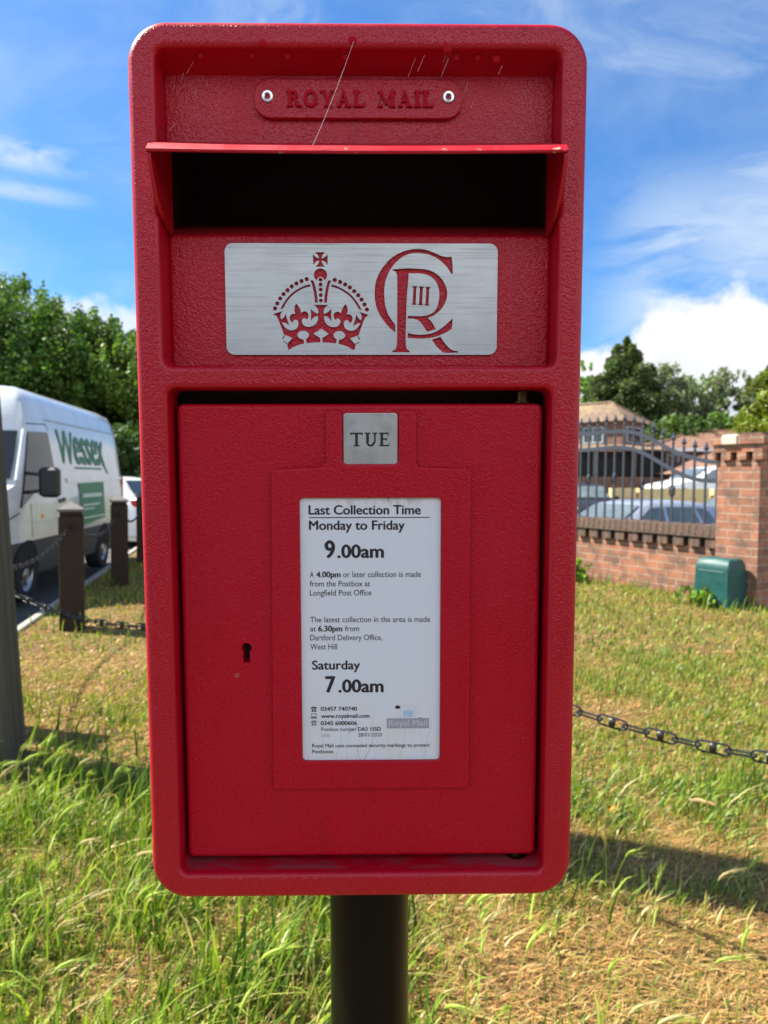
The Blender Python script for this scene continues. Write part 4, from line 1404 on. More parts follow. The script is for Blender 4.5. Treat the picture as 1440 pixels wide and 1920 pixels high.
y0, y1 = yy(.13, -.48)
mb.box((-PWD - .03, y0, 2.076), (.03, y1, 2.10), BRICKD)
wpart(mb, 'cap', pil)
mb = MB()
ya, yb = yy(.188, .10)
mb.cham((-.305, ya, 1.955), (-.09, yb, 2.085), .016, WHITEB)
wpart(mb, 'pale_brick', pil)

rail = thing('iron_railing', 'grey wrought iron railing with spear finials and a sweeping curved top on the brick wall', 'railing', WP + Vector((0, 0, .94)))
rloc = WP + Vector((0, 0, .94))
up_ = [(-.0, 1.755), (.18, 1.755), (.30, 1.77), (.48, 1.81), (.70, 1.875), (.86, 1.94), (1.04, 2.03), (1.20, 2.12), (1.39, 2.195), (1.61, 2.24), (1.89, 2.25), (2.39, 2.23)]
lo_ = [(-.0, 1.52), (.23, 1.515), (.45, 1.53), (.64, 1.58), (.84, 1.67), (1.04, 1.775), (1.19, 1.86), (1.35, 1.935), (1.60, 2.00), (1.89, 2.01), (2.39, 1.98)]
up_ += [(4.3 - x, h) for x, h in reversed(up_[:-1]) if x < 1.85]
lo_ += [(4.3 - x, h) for x, h in reversed(lo_[:-1]) if x < 1.85]
def interp(L, x):
    xs_ = [p[0] for p in L]; return float(np.interp(x, xs_, [p[1] for p in L]))
yr = -.15 * ysgn
for nm, L in (('upper_rail', up_), ('lower_rail', lo_)):
    mb = MB()
    xs_ = np.linspace(L[0][0], L[-1][0], 60)
    hs = np.array([interp(L, x) for x in xs_])
    hs = np.convolve(np.pad(hs, 2, 'edge'), np.ones(5) / 5, 'valid')
    rings = []
    for x, h in zip(xs_, hs):
        rings.append([(x, yr - .012, h - .028), (x, yr + .012, h - .028), (x, yr + .012, h + .028), (x, yr - .012, h + .028)])
    mb.loft(rings, IRON)
    wpart(mb, nm, rail, rloc)
for i in range(26):
    x = .16 + .1655 * i
    if x > 4.25: break
    hu = interp(up_, x)
    top = hu + (.10 if x < 2.6 else .12)
    mb = MB()
    mb.box((x - .0125, yr - .0115, .93), (x + .0125, yr + .0115, top), IRON)
    # spear head with collar
    prof = [(.011, 0), (.02, .012), (.02, .03), (.012, .04), (.014, .05), (.030, .085), (.024, .11), (.008, .15), (.001, .17)]
    mb.lathe([(r, z) for r, z in prof], IRON, (x, yr, top - .01), 8)
    mb.box((x - .033, yr - .008, top + .045), (x + .033, yr + .008, top + .075), IRON)
    if i % 3 == 1 and i > 3 or i == 4:
        kz = {4: 1.38, 7: 1.47, 10: 1.55, 13: 1.53}.get(i, 1.45)
        for s_ in range(4):
            a0 = s_ * math.pi / 2
            mb.tube([(x + .042 * math.sin(math.pi * q) * math.cos(a0 + q * 3), yr + .042 * math.sin(math.pi * q) * math.sin(a0 + q * 3), kz - .09 + .18 * q) for q in np.linspace(0, 1, 9)], .009, IRON, 6)
    wpart(mb, 'bar', rail, rloc)

cabl = Vector((4.11, 8.62, 0))
cabn = thing('utility_cabinet', 'small teal green utility cabinet with sloped top at the foot of the brick pillar', 'cabinet', cabl, (0, 0, math.radians(-58)))
mb = MB()
# local x: towards the wall; y: along the verge
w, d, hh = .2225, .185, .60
def cring(kx, ky, z, c=.014):
    return [(-kx + c, -ky, z), (kx - c, -ky, z), (kx, -ky + c, z), (kx, ky - c, z), (kx - c, ky, z), (-kx + c, ky, z), (-kx, ky - c, z), (-kx, -ky + c, z)]
mb.loft([cring(w + .01, d + .012, -.05), cring(w, d, .45), cring(w - .004, d - .006, .505), cring(w - .022, d - .05, .570), cring(w - .030, d - .065, .58), cring(w - .05, d - .09, .583)], CAB)
mb.build('shell', cabn, 35)
mb = MB()
mb.cham((-w + .05, -d - .006, .06), (w - .05, -d + .01, .44), .006, CAB)
mb.tube([(.10, -d - .008, .30), (.10, -d + .01, .30)], .012, BLACKP, 10)
mb.build('door', cabn, 30)

# ================================================================== BACKGROUND BUILDINGS
mb = MB()
mb.box((-1, 18.6, -.46), (40, 80, -.03), FIELD)
struct(mb.build('terrace', smooth=0))
mb = MB()
mb.box((7.9, 24.25, -.05), (24, 34, .60), FIELD)
struct(mb.build('upper_terrace', smooth=0))
mb = MB()
x = 7.6
while x < 15:
    w_ = .5 + rnd.random() * .35
    for r_ in range(4):
        o_ = rnd.random() * .2
        mb.box((x + o_ + .008, 23.9 + rnd.random() * .03, -.03 + r_ * .33), (x + o_ + w_ - .008, 24.22, .29 + r_ * .33), BUFF)
    x += w_
tag(mb.build('stone_wall', None, 0), 'low buff stone retaining wall below the pale silver car', 'wall')


def window(root, M, x0, x1, z0, z1, y=-.02):
    mb = MB()
    t = .06
    for a, b_ in (((x0, y - .05, z0), (x0 + t, y + .02, z1)), ((x1 - t, y - .05, z0), (x1, y + .02, z1)), ((x0 + t, y - .05, z1 - t), (x1 - t, y + .02, z1)), ((x0 + t, y - .05, z0), (x1 - t, y + .02, z0 + t)), (((x0 + x1) / 2 - .03, y - .048, z0 + t), ((x0 + x1) / 2 + .03, y + .02, z1 - t))):
        mb.box(a, b_, LINEG, M)
    w_ = mb.build('window', root, 0)
    mb = MB()
    mb.box((x0 + t, y - .02, z0 + t), (x1 - t, y + .015, z1 - t), GLASSD, M)
    mb.build('pane', w_, 0)


def hip(mb, M, x0, x1, y0, y1, ze, zr, ov, m, ridge=None):
    a, b_, c, d = (x0 - ov, y0 - ov, ze), (x1 + ov, y0 - ov, ze), (x1 + ov, y1 + ov, ze), (x0 - ov, y1 + ov, ze)
    hy = (y1 - y0) / 2 + ov
    ym = (y0 + y1) / 2
    rx0, rx1 = (x0 - ov + hy, x1 + ov - hy) if ridge is None else ridge
    if rx1 < rx0: rx0 = rx1 = (rx0 + rx1) / 2
    e, f_ = (rx0, ym, zr), (rx1, ym, zr)
    mb.add([M @ Vector(p) for p in (a, b_, f_, e)], [(0, 1, 2, 3)], m)
    mb.add([M @ Vector(p) for p in (c, d, e, f_)], [(0, 1, 2, 3)], m)
    mb.add([M @ Vector(p) for p in (b_, c, f_)], [(0, 1, 2)], m)
    mb.add([M @ Vector(p) for p in (d, a, e)], [(0, 1, 2)], m)
    mb.add([M @ Vector(p) for p in (a, b_, c, d)], [(3, 2, 1, 0)], WHITEP)
    mb.tube([M @ Vector(e), M @ Vector(f_)], .09, m, 6)
    for p, q in ((a, e), (b_, f_), (c, f_), (d, e)): mb.tube([M @ Vector(p), M @ Vector(q)], .07, m, 6)


# brick house with hipped tan roof, its corner towards the viewer
h1p = Vector((11.45, 36.0, -.03))
h1 = thing('brick_house', 'dark brick house with hipped tan tiled roof and a dark open lean-to, beyond the railing', 'house', h1p)
M1 = Matrix.Rotation(math.radians(-45), 4, 'Z')
mb = MB()
mb.box((-7.0, -1.15, 0), (1.15, 1.15, 4.46), BRICKH, M1)
mb.box((-3.4, -3.2, 0), (1.75, -2.9, 1.75), BRICKH)
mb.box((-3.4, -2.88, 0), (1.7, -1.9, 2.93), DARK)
mb.build('wall', h1, 0)
mb = MB()
hip(mb, M1, -7.0, 1.15, -1.15, 1.15, 4.47, 5.50, .30, TILE_A)
mb.add([(-3.6, -3.35, 2.95), (1.9, -3.35, 2.95), (1.5, -1.6, 3.25), (-3.6, -1.6, 3.25), (-3.6, -3.35, 3.02), (1.9, -3.35, 3.02), (1.5, -1.6, 3.33), (-3.6, -1.6, 3.33)], [(3, 2, 1, 0), (4, 5, 6, 7), (0, 1, 5, 4), (1, 2, 6, 5), (2, 3, 7, 6), (3, 0, 4, 7)], TILE_A)
mb.build('roof', h1, 0)
for x0, x1 in ((-.9, .2), (-2.6, -1.5)):
    window(h1, M1 @ Matrix.Translation((0, -1.15, 0)), x0, x1, 3.42, 4.22)
window(h1, M1 @ Matrix.Translation((1.15, 0, 0)) @ Matrix.Rotation(math.pi / 2, 4, 'Z'), -.75, .75, 3.42, 4.22)
for xa in (-3.35, -1.75, .1, 1.6):
    mb = MB()
    mb.box((xa - .06, -3.18, 1.76), (xa + .06, -3.06, 2.94), CAPW)
    mb.build('porch_post', h1, 0)

# bungalow with big brown hipped roofs
h2p = Vector((12.55, 26.0, .60))
h2 = thing('bungalow', 'low bungalow with broad brown tiled hipped roof beyond the pillar', 'house', h2p)
I4 = Matrix.Identity(4)
mb = MB()
mb.box((.5, .7, -.6), (14, 8.5, 1.25), BRICKH)
mb.build('wall', h2, 0)
mb = MB()
hip(mb, I4, .5, 14, .7, 8.5, 1.26, 2.95, .5, TILE_B)
mb.build('roof', h2, 0)
window(h2, Matrix.Translation((0, .7, 0)), 2, 3.6, .2, 1.1)
h3p = Vector((12.3, 33.0, .60))
h3 = thing('bungalow', 'bungalow wing with white fascia and short tiled hip, partly behind the broad brown roof', 'house', h3p)
mb = MB()
mb.box((.5, .7, -.6), (9, 7.0, 2.35), BRICKH)
mb.build('wall', h3, 0)
mb = MB()
hip(mb, I4, .5, 9, .7, 7.0, 2.50, 3.55, .45, TILE_B)
mb.build('roof', h3, 0)
mb = MB()
mb.box((.02, .20, 2.34), (9.4, .24, 2.50), WHITEP)
mb.build('fascia', h3, 0)
window(h3, Matrix.Translation((0, .7, 0)), 1.0, 2.2, 1.2, 2.2)
# ================================================================== TREES
def leaf_cloud(rng, centres, radii, n_each, size, tints, up_bias=.25, elong=1.7):
    """leaf-sized quads scattered through clumps; returns verts, quads, tint"""
    k = len(centres)
    cidx = np.repeat(np.arange(k), n_each)
    n = len(cidx)
    d = rng.normal(size=(n, 3)); d /= np.linalg.norm(d, axis=1)[:, None]
    r = rng.random(n) ** .45
    P = centres[cidx] + d * r[:, None] * radii[cidx]
    nr = rng.normal(size=(n, 3)) + np.array([0, 0, up_bias]) + d * .5
    nr /= np.linalg.norm(nr, axis=1)[:, None]
    a = np.cross(nr, rng.normal(size=(n, 3))); a /= np.linalg.norm(a, axis=1)[:, None]
    b = np.cross(nr, a)
    s = size * (.6 + .8 * rng.random(n))[:, None]
    a *= s * elong * .5; b *= s * .5
    V = np.stack([P - a, P + b * .9 - a * .1, P + a, P - b * .9 - a * .1], 1).reshape(-1, 3)
    Q = np.arange(n * 4).reshape(n, 4)
    t = tints[cidx] * (1 + .28 * rng.normal(size=(n, 1)))
    t = np.clip(t * (1 + .10 * rng.normal(size=(n, 3))), .004, .6)
    return V, Q, np.repeat(t, 4, 0)


def limbs(mb, base, top, r, rng, n, spread, z0=.3):
    base, top = Vector(base), Vector(top)
    k = 7
    pts = [base.lerp(top, i / k) + Vector((rng.normal() * .06, rng.normal() * .06, 0)) * (i > 0) * r * 4 for i in range(k + 1)]
    mb.tube(pts, [r * (1 - .85 * i / k) + .004 for i in range(k + 1)], BARK, 8)
    for j in range(n):
        f_ = z0 + (1 - z0) * j / n
        p = base.lerp(top, f_)
        a = rng.random() * 6.28
        L = spread * (1.1 - f_ * .7) * (.7 + .5 * rng.random())
        q = [p + Vector((math.cos(a) * L * t, math.sin(a) * L * t, L * (.55 * t + .25 * t * t))) for t in (0, .35, .7, 1)]
        rr_ = r * .45 * (1 - f_ * .5)
        mb.tube(q, [rr_, rr_ * .7, rr_ * .4, rr_ * .12], BARK, 6)


def broad_tree(label, loc, H, R, seed, tint, n_cl=80, n_each=170, size=.13, zlow=.12, flat=.55, group=None, name='tree', sparse=1.0):
    rng = np.random.default_rng(seed)
    t = thing(name, label, 'tree', loc, None, group)
    mb = MB()
    limbs(mb, (0, 0, -.4), (0, 0, H * .86), max(.10, H * .022), rng, 11, R * .9, .18)
    mb.build('trunk', t, 60)
    c = rng.normal(size=(n_cl, 3)); c /= np.linalg.norm(c, axis=1)[:, None]
    rad = (.55 + .45 * rng.random(n_cl)) ** .8
    zc = H * (zlow + 1) / 2; hz = H * (1 - zlow) / 2
    lump = 1 + .16 * np.sin(c[:, 0] * 5 + seed) * np.cos(c[:, 2] * 4 + seed * 2)
    C = np.stack([c[:, 0] * R * rad * lump, c[:, 1] * R * rad * lump, zc + c[:, 2] * hz * rad * .96], 1)
    cr = (.16 + .16 * rng.random((n_cl, 1))) * R * np.array([1, 1, .8])
    tin = np.array(tint) * (.7 + .6 * rng.random((n_cl, 1))) * np.array([1, 1, 1]) + rng.random((n_cl, 1)) * np.array([.02, .018, 0])
    V, Q, tt = leaf_cloud(rng, C, cr, max(10, int(n_each * sparse)), size, tin)
    # loose sprays that break the outline
    m_ = n_cl // 2
    c2 = rng.normal(size=(m_, 3)); c2 /= np.linalg.norm(c2, axis=1)[:, None]; c2[:, 2] = np.abs(c2[:, 2])
    C2 = np.stack([c2[:, 0] * R * 1.04, c2[:, 1] * R * 1.04, zc + c2[:, 2] * hz * 1.03], 1)
    V2, Q2, t2 = leaf_cloud(rng, C2, np.full((m_, 1), .10) * R * np.array([.7, .7, 1.4]), max(6, int(n_each * .18)), size, np.array(tint) * (.9 + .5 * rng.random((m_, 1))))
    fast_mesh('crown', np.concatenate([V, V2]), [Q, Q2 + len(V)], LEAF, np.concatenate([tt, t2]), t)
    return t


def conifer(label, loc, H, R, seed, tint, layers=20, n_each=90, size=.13, pw=.8, group=None):
    rng = np.random.default_rng(seed)
    t = thing('conifer_tree', label, 'tree', loc, None, group)
    mb = MB()
    mb.tube([(0, 0, -.4), (0, 0, H * .5), (0, 0, H * .97)], [H * .025, H * .014, .01], BARK, 8)
    C, CR = [], []
    for i in range(layers):
        f_ = i / (layers - 1)
        z = H * (.10 + .88 * f_)
        r = R * (1 - f_) ** pw * (.85 + .3 * rng.random()) + .05
        k = max(3, int(9 * (1 - f_) + 3))
        for j in range(k):
            a = rng.random() * 6.28
            q = (.55 + .5 * rng.random())
            C.append((r * q * math.cos(a), r * q * math.sin(a), z - r * q * .25 + rng.normal() * .06))
            CR.append((max(.16, r * .36), max(.16, r * .36), max(.14, R * .16)))
            if j % 2 == 0: mb.tube([(0, 0, z), C[-1]], [.03, .008], BARK, 5)
    mb.build('trunk', t, 60)
    C = np.array(C); CR = np.array(CR)
    tin = np.array(tint) * (.65 + .7 * rng.random((len(C), 1)))
    V, Q, tt = leaf_cloud(rng, C, CR, n_each, size, tin, .6, 2.4)
    fast_mesh('crown', V, [Q], LEAF, tt, t)
    return t


G1, G2, G3 = (.075, .150, .024), (.058, .122, .022), (.105, .180, .026)
broad_tree('tall dense green tree at the far left above the white van cab', (-12.6, 23.5, -.03), 7.7, 3.3, 1, G1, 150, 420, .088)
broad_tree('rounded green tree behind the roof of the white van', (-10.3, 24.2, -.03), 6.9, 2.7, 2, G2, 130, 400, .088)
broad_tree('bright green bushy tree between the van and the post box', (-8.55, 23.4, -.03), 5.9, 2.2, 3, G3, 110, 380, .085)
broad_tree('low yellowish green tree just left of the post box edge', (-6.9, 24.6, -.03), 5.5, 2.0, 4, G3, 90, 300, .085)
rng5 = np.random.default_rng(5)
hedge = thing('hedge', 'dark green overgrown hedge along the road behind the van', 'hedge', (-10.5, 20.5, -.03))
mb = MB()
for k in range(16):
    x = -6 + k * .72
    mb.tube([(x, 0, -.3), (x + .1, .05, .9), (x + .25, 0, 2.0)], [.05, .035, .01], BARK, 6)
mb.build('stems', hedge, 60)
C = np.stack([rng5.uniform(-6.2, 4.6, 260), rng5.uniform(-.7, .7, 260), rng5.uniform(.1, 2.75, 260)], 1)
V, Q, tt = leaf_cloud(rng5, C, np.full((260, 3), .42), 150, .09, np.array((.045, .090, .018)) * (.6 + .8 * rng5.random((260, 1))))
fast_mesh('foliage', V, [Q], LEAF, tt, hedge)

conifer('dark pointed conifer rising behind the tan roofed house', (15.0, 44.5, -.03), 10.2, 3.4, 21, (.070, .105, .030), 30, 330, .14, .5)
broad_tree('pale green loose tree beside the right edge of the post box', (13.2, 49, -.03), 9.6, 1.9, 22, (.18, .29, .07), 60, 110, .20, .25)
broad_tree('airy grey green birch, left of three behind the bungalow', (18.0, 46, -.03), 9.0, 2.4, 23, (.18, .225, .125), 90, 170, .13, .10)
broad_tree('airy grey green birch, middle of three behind the bungalow', (20.2, 47, -.03), 8.6, 2.2, 24, (.17, .23, .11), 80, 150, .13, .12)
broad_tree('thin topped birch beside the yellow green conifer', (22.2, 46.5, -.03), 8.9, 2.0, 25, (.19, .225, .14), 70, 140, .13, .15)
conifer('bushy yellow green conifer above the pillar', (20.4, 36.5, -.03), 7.6, 3.6, 26, (.155, .20, .02), 26, 330, .12, .5)
broad_tree('low dark shrub mass between the two roofs', (15.9, 38, -.03), 4.9, 2.6, 27, (.06, .11, .028), 70, 110, .17, .05)
broad_tree('shrubby green tree low behind the middle birch', (18.9, 40, -.03), 5.2, 2.4, 28, (.08, .145, .03), 60, 110, .17, .05)

# unseen hedge added behind the photographer to darken reflections in the post box
rh = np.random.default_rng(77)
C = np.stack([rh.uniform(-16, 16, 330), rh.uniform(-14.6, -12.8, 330), rh.uniform(0, 5.0, 330)], 1)
C[:, 2] *= .8 + .2 * np.sin(C[:, 0] * .9)
V, Q, tt = leaf_cloud(rh, C, np.full((330, 3), .95), 70, .34, np.array((.035, .065, .016)) * (.6 + .8 * rh.random((330, 1))))
o = fast_mesh('hedge', V, [Q], LEAF, tt)
tag(o, 'unseen dark hedge added facing the post box to darken its reflections', 'hedge', None, 'stuff')

# weeds at the foot of the wall
for lab, p, sc, sd in (('bright green weed clump at the foot of the brick wall', WP + WD * 2.15 + WN * .32, 1.0, 31), ('leafy weed growing on the grass in front of the teal cabinet', cabl + Vector((-.30, -.14, 0)), .7, 32)):
    r_ = np.random.default_rng(sd)
    C = np.stack([r_.normal(0, .12, 22), r_.normal(0, .12, 22), r_.uniform(.03, .30, 22)], 1) * sc
    V, Q, tt = leaf_cloud(r_, C, np.full((22, 3), .07 * sc), 14, .055 * sc, np.array((.14, .24, .03)) * (.7 + .6 * r_.random((22, 1))))
    o = fast_mesh('weed', V, [Q], BLADE, tt)
    o.location = (p.x, p.y, 0)
    tag(o, lab, 'weed')
# ================================================================== GRASS
def vnoise(x, y, s, seed):
    r = np.random.default_rng(seed)
    G = r.random((128, 128))
    u, v = x * s + 41.3, y * s + 17.7
    i, j = np.floor(u).astype(int), np.floor(v).astype(int)
    fu, fv = u - i, v - j
    fu = fu * fu * (3 - 2 * fu); fv = fv * fv * (3 - 2 * fv)
    g = lambda a, b: G[a % 128, b % 128]
    return (g(i, j) * (1 - fu) + g(i + 1, j) * fu) * (1 - fv) + (g(i, j + 1) * (1 - fu) + g(i + 1, j + 1) * fu) * fv


def inside(x, y):
    xe = np.where(y < 3, -2.68, -2.10 - .206 * y)
    # side of the wall line
    s = (x - WP.x) * WN.x + (y - WP.y) * WN.y
    pl = (x - (WP.x - WD.x * .6)) * 0
    ok = (x > xe) & ((s > .02) | (y < 8.2) & (x < 4.2))
    ok &= ~((np.abs(x + 2.05) < .15) & (np.abs(y - 3.66) < .15))
    return ok


def sss(v, a, b):
    t = np.clip((v - a) / (b - a), 0, 1); return t * t * (3 - 2 * t)


def lush(x, y):
    """0 dry thatch .. 1 lush green"""
    n1 = vnoise(x, y, 1.6, 1); n2 = vnoise(x, y, 4.5, 2)
    left = sss(-x, .0, .8) * sss(y, 3.6, 2.9)
    base = .27 + .62 * left + .20 * sss(x, .2, .8) * sss(y, 2.5, 3.2) - .22 * sss(x, .25, .9) * sss(y, 2.6, 2.0) + .16 * sss(y, 3.6, 5.0) + .16 * sss(y, 5.5, 8.5)
    pole = .16 * np.exp(-((x - .02) ** 2 + (y - 1.55) ** 2) / .22)
    return np.clip(base + pole + (n1 - .5) * .95 + (n2 - .5) * .60, 0, 1)


def blades(n, reg, dens_fn, hfn, w, bend, cols, seed, colfn=None, tilt=.0, jit=1.0, flat=1.0):
    """curved tapering blades scattered over region (y0,y1); returns V,[quads],tint"""
    r = np.random.default_rng(seed)
    y0, y1 = reg
    y = y0 + (y1 - y0) * r.random(n * 3)
    hw = .75 + y * .62
    x = (r.random(n * 3) * 2 - 1) * hw
    keep = inside(x, y) & (r.random(n * 3) < dens_fn(x, y) * hw / (.75 + y1 * .62))
    x, y = x[keep][:n], y[keep][:n]
    n = len(x)
    h = hfn(x, y, r)
    a = r.random(n) * 6.283
    wind = .35
    lx = np.cos(a) * (1 - wind) + wind; ly = np.sin(a) * (1 - wind) - .1
    bd = bend * (.35 + r.random(n) * 1.1) * jit
    wa = a + 1.57 + r.normal(0, .5, n)
    wx_, wy_ = np.cos(wa), np.sin(wa)
    ws_ = w * (.6 + .8 * r.random(n))
    ts = np.array([0, .34, .68, 1.0]); tw = np.array([.85, 1.0, .72, .0])
    V = np.zeros((n, 7, 3))
    t0 = tilt * r.random(n)
    r0 = r.random(n)
    for k in range(4):
        t = ts[k]
        px = x + lx * h * (t0 * t + bd * t * t); py = y + ly * h * (t0 * t + bd * t * t)
        pz = h * (t * np.sqrt(np.clip(1 - t0 ** 2 * .6, .1, 1)) - .42 * bd * t * t) * flat * (1 if flat == 1 else .4 + 1.2 * r0) - (.004 if flat == 1 else -.001)
        if k < 3:
            V[:, 2 * k] = np.stack([px - wx_ * ws_ * tw[k] / 2, py - wy_ * ws_ * tw[k] / 2, pz], 1)
            V[:, 2 * k + 1] = np.stack([px + wx_ * ws_ * tw[k] / 2, py + wy_ * ws_ * tw[k] / 2, pz], 1)
        else:
            V[:, 6] = np.stack([px, py, pz], 1)
    o = (np.arange(n) * 7)[:, None]
    q = np.concatenate([o + np.array([[0, 1, 3, 2]]), o + np.array([[2, 3, 5, 4]])])
    tr = o + np.array([[4, 5, 6]])
    cols = np.array(cols)
    L = lush(x, y)
    if colfn is not None: ci = colfn(L, r)
    else: ci = r.random(n)
    ci = np.clip(ci, 0, .999) * (len(cols) - 1)
    i0 = ci.astype(int); fr = (ci - i0)[:, None]
    c = cols[i0] * (1 - fr) + cols[i0 + 1] * fr
    c = c * (.75 + .5 * r.random((n, 1)))
    T = np.repeat(c, 7, 0)
    return V.reshape(-1, 3), [q, tr], T


def merge(parts, name, label):
    o = 0; V, Q4, Q3, T = [], [], [], []
    for v, (q, t), c in parts:
        V.append(v); Q4.append(q + o); Q3.append(t + o); T.append(c); o += len(v)
    ob = fast_mesh(name, np.concatenate(V), [np.concatenate(Q4), np.concatenate(Q3)], BLADE, np.concatenate(T))
    return tag(ob, label, 'grass', None, 'stuff')


DRY = [(.50, .36, .17), (.42, .27, .11), (.27, .155, .065), (.56, .44, .24)]
THR = [(.60, .42, .19), (.52, .29, .105), (.36, .21, .08), (.42, .34, .11), (.22, .26, .045)]
GRN = [(.065, .125, .018), (.14, .21, .028), (.26, .30, .045), (.44, .38, .11)]
GRD = [(.035, .085, .016), (.085, .165, .024), (.18, .28, .034), (.31, .42, .04)]
STR = [(.62, .50, .26), (.48, .40, .15), (.36, .38, .09)]
one = lambda x, y: np.ones_like(x)
parts = [
    # dead thatch lying flat
    blades(78000, (1.15, 3.2), one, lambda x, y, r: .02 + .04 * r.random(len(x)), .0034, 1.2, THR, 101, lambda L, r: r.random(len(L)) * .72 + .28 * L, 1.2, 1.0, .55),
    blades(56000, (3.2, 6.0), one, lambda x, y, r: .025 + .04 * r.random(len(x)), .0075, 1.0, THR, 102, lambda L, r: r.random(len(L)) * .7 + .38 * L - .05, 1.1, 1.0, .42),
    blades(34000, (6.0, 12.5), one, lambda x, y, r: .03 + .045 * r.random(len(x)), .014, .9, THR, 103, lambda L, r: r.random(len(L)) * .7 + .42 * L - .05, 1.0, 1.0, .35),
    # short green
    blades(17000, (1.15, 3.2), lambda x, y: .06 + .94 * lush(x, y) ** 1.5, lambda x, y, r: .03 + .06 * r.random(len(x)), .0048, .6, GRN, 104),
    blades(20000, (3.2, 6.0), lambda x, y: .05 + .95 * lush(x, y) ** 1.6, lambda x, y, r: .03 + .055 * r.random(len(x)), .0075, .5, GRN, 105),
    blades(20000, (6.0, 12.5), lambda x, y: .1 + .9 * lush(x, y) ** 1.4, lambda x, y, r: .035 + .06 * r.random(len(x)), .013, .45, GRN, 106),
]
# long grass: lush on the left, sparse tufts elsewhere
def tuft(x, y):
    t = vnoise(x, y, 3.2, 7); t2 = vnoise(x, y, 9.0, 8)
    L = lush(x, y)
    return (1 - .7 * sss(x, .1, .6) * sss(y, 2.3, 2.8)) * np.clip(sss(L, .42, .8) * (.25 + .75 * sss(t * .6 + t2 * .4, .32, .68)) + .13 * sss(t, .70, .84), 0, 1)
parts += [
    blades(15000, (1.15, 3.5), lambda x, y: sss(lush(x, y), .34, .75), lambda x, y, r: .045 + .075 * r.random(len(x)), .0058, .5, GRD, 127, None, .5),
    blades(4200, (1.15, 3.4), lambda x, y: .25 + .75 * lush(x, y), lambda x, y, r: .04 + .06 * r.random(len(x)), .0056, .9, STR, 128, None, .6),
    blades(6500, (2.6, 6.5), lambda x, y: .05 + sss(lush(x, y), .38, .8), lambda x, y, r: .03 + .04 * r.random(len(x)), .0070, .5, GRD, 129, None, .4),
    blades(6500, (1.15, 3.5), tuft, lambda x, y, r: .10 + .17 * r.random(len(x)) ** 1.4 * (.5 + lush(x, y)), .0078, .36, GRD, 107, None, .35),
    blades(2600, (1.15, 3.3), tuft, lambda x, y, r: .10 + .17 * r.random(len(x)), .0050, .75, STR, 117, None, .5),
    blades(3600, (3.5, 6.5), tuft, lambda x, y, r: .06 + .10 * r.random(len(x)), .0095, .5, GRD, 108, None, .35),
]
# fringe of long grass against the wall, the cabinet, the posts and the kerb
def fringe(x, y):
    s = (x - WP.x) * WN.x + (y - WP.y) * WN.y
    f_ = np.exp(-((s - .16) / .16) ** 2) * (y > 8.2)
    f_ = np.maximum(f_, np.exp(-((x - 4.0) ** 2 + (y - 8.25) ** 2) / .16))
    for b_ in (B2, B3, B4, B1): f_ = np.maximum(f_, .8 * np.exp(-((x - b_.x) ** 2 + (y - b_.y) ** 2) / .06))
    f_ = np.maximum(f_, np.exp(-((x + 2.05) ** 2 + (y - 3.66) ** 2) / .16))
    return np.clip(f_, 0, 1)
parts += [blades(6500, (3.0, 12.5), fringe, lambda x, y, r: .10 + .16 * r.random(len(x)), .011, .35, GRD, 109, None, .2)]
merge(parts, 'grass', 'dry tan and green rough grass covering the verge')

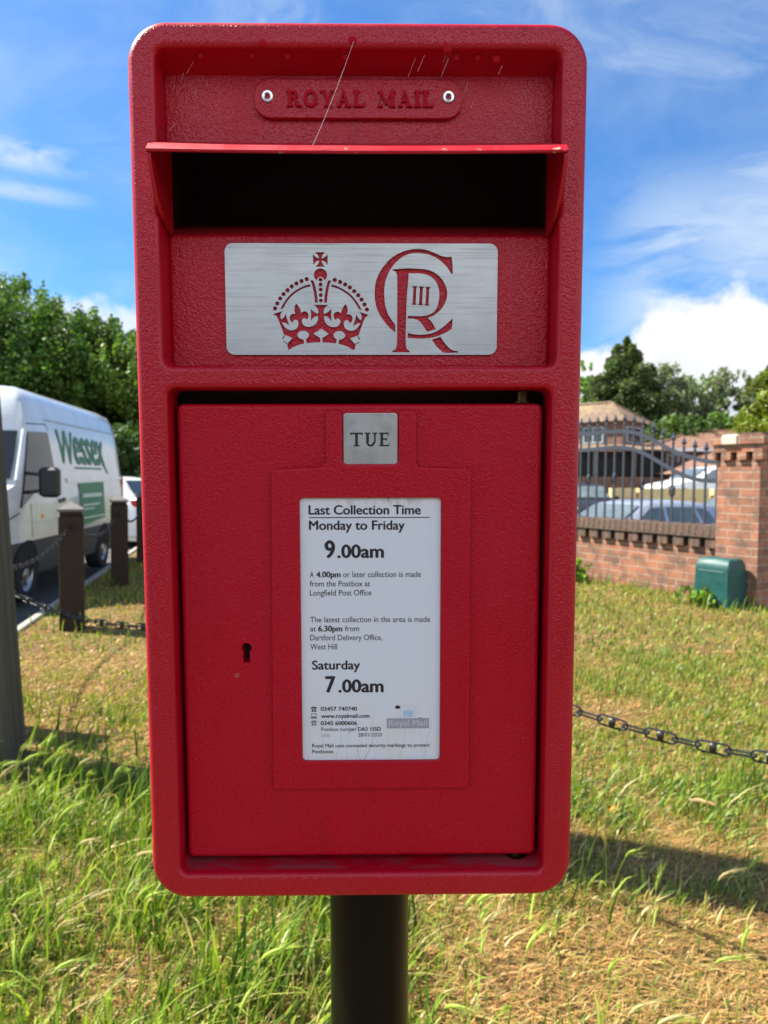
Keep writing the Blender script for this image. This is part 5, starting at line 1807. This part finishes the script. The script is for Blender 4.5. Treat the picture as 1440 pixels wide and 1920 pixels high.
# wall barley: thin stems with nodding bearded heads
def barley(n, seed, reg, xfn):
    r = np.random.default_rng(seed)
    V, Q, Tq, T = [], [], [], []
    o = 0
    cnt = 0
    while cnt < n:
        y = reg[0] + (reg[1] - reg[0]) * r.random(); x = xfn(r, y)
        if not inside(np.array([x]), np.array([y]))[0]: continue
        if r.random() > (.10 + lush(np.array([x]), np.array([y]))[0]) * (.15 if x > .2 and y > 2.6 else 1): continue
        cnt += 1
        H = .13 + .19 * r.random()
        a = r.normal(.15, 1.0)
        dx_, dy_ = math.cos(a), math.sin(a) * .7 - .1
        bend = .05 + .40 * r.random()
        stem = []
        for t in np.linspace(0, 1, 6):
            stem.append(np.array([x + dx_ * H * bend * t * t, y + dy_ * H * bend * t * t, H * (t - .22 * bend * t * t)]))
        g = np.array((.27, .38, .055)) * (.75 + .5 * r.random()); g2 = np.array((.36, .46, .08)) * (.8 + .5 * r.random())
        if r.random() < .22: g2 = np.array((.48, .42, .20)) * (.8 + .3 * r.random())
        sd = np.array([-dy_, dx_, 0]) + r.normal(0, .4, 3); sd /= np.linalg.norm(sd)
        for k, p in enumerate(stem):
            w = .0011
            V += [p - sd * w, p + sd * w]; T += [g, g]
            if k: Q.append((o + 2 * k - 2, o + 2 * k - 1, o + 2 * k + 1, o + 2 * k))
        o += 12
        # leaf blade on the stem
        p = stem[2]; la = r.random() * 6.28; LL = .07 + .06 * r.random()
        ld = np.array([math.cos(la), math.sin(la), .8])
        pv = np.array([-math.sin(la), math.cos(la), 0]) * .0026
        V += [p - pv, p + pv, p + ld * LL * .5 + pv * 1.1, p + ld * LL * .5 - pv * 1.1, p + ld * LL * np.array([1, 1, .55])]
        T += [g] * 5
        Q.append((o, o + 1, o + 2, o + 3)); Tq.append((o + 3, o + 2, o + 4)); o += 5
        # head: a plump spindle that keeps bending, with awns
        d = stem[-1] - stem[-2]; d /= np.linalg.norm(d)
        hl = .050 + .024 * r.random()
        droop = np.array([dx_ * .5, dy_ * .5, -.35]) * (.4 + bend)
        ax_ = [stem[-1] + d * hl * t + droop * hl * t * t for t in np.linspace(0, 1, 5)]
        rad = [.0016, .0045, .0052, .0040, .0012]
        u = np.cross(d, [0.3, .2, 1.0]); u /= np.linalg.norm(u); v = np.cross(d, u)
        for k in range(5):
            for j in range(5):
                an = 2 * math.pi * j / 5
                V.append(ax_[k] + (u * math.cos(an) + v * math.sin(an)) * rad[k]); T.append(g2 * (.85 + .3 * r.random()))
        for k in range(4):
            for j in range(5):
                Q.append((o + k * 5 + j, o + k * 5 + (j + 1) % 5, o + (k + 1) * 5 + (j + 1) % 5, o + (k + 1) * 5 + j))
        o += 25
        tipd = ax_[-1] - ax_[-2]; tipd /= np.linalg.norm(tipd)
        for j in range(20):
            k = r.integers(1, 5); an = r.random() * 6.28
            p = ax_[k]; q = (u * math.cos(an) + v * math.sin(an))
            e = p + (tipd * .9 + q * .30) * (.042 + .035 * r.random())
            w = np.cross(tipd, q) * .0008
            V += [p + q * rad[k] * .8 - w, p + q * rad[k] * .8 + w, e]; T += [g2 * 1.15] * 3
            Tq.append((o, o + 1, o + 2)); o += 3
    ob = fast_mesh('barley_grass', np.array(V), [np.array(Q), np.array(Tq)], BLADE, np.array(T))
    return ob


bo = barley(330, 61, (1.2, 3.5), lambda r, y: -(.75 + y * .6) + r.random() ** 1.35 * 2 * (.75 + y * .6))
tag(bo, 'tall wall barley with pale nodding seed heads around the post box pole', 'grass', None, 'stuff')

# small litter on the grass
mb = MB()
q = [(-.016, 0), (-.006, .012), (.010, .010), (.018, .001), (.008, -.011), (-.008, -.010)]
mb.add([(x, y, .055 + .012 * math.sin(x * 160)) for x, y in q] + [(0, 0, .062)], [(i, (i + 1) % 6, 6) for i in range(6)], mat('orange petal', (.75, .22, .01), .5))
o = mb.build('fallen_leaf', None, 0); o.location = (1.02, 3.08, 0); tag(o, 'small orange fallen leaf on the dry grass right of the post box', 'leaf')
mb = MB()
mb.tube([(-.055, 0, .045), (-.02, .006, .052), (.03, .0, .050), (.06, -.006, .044)], [.006, .010, .009, .004], mat('dead wood', (.42, .25, .12), .8), 7)
o = mb.build('wood_chip', None, 40); o.location = (1.46, 3.16, 0); o.rotation_euler = (0, 0, -.5); tag(o, 'pale brown wood chip lying in the grass below the chain', 'wood chip')
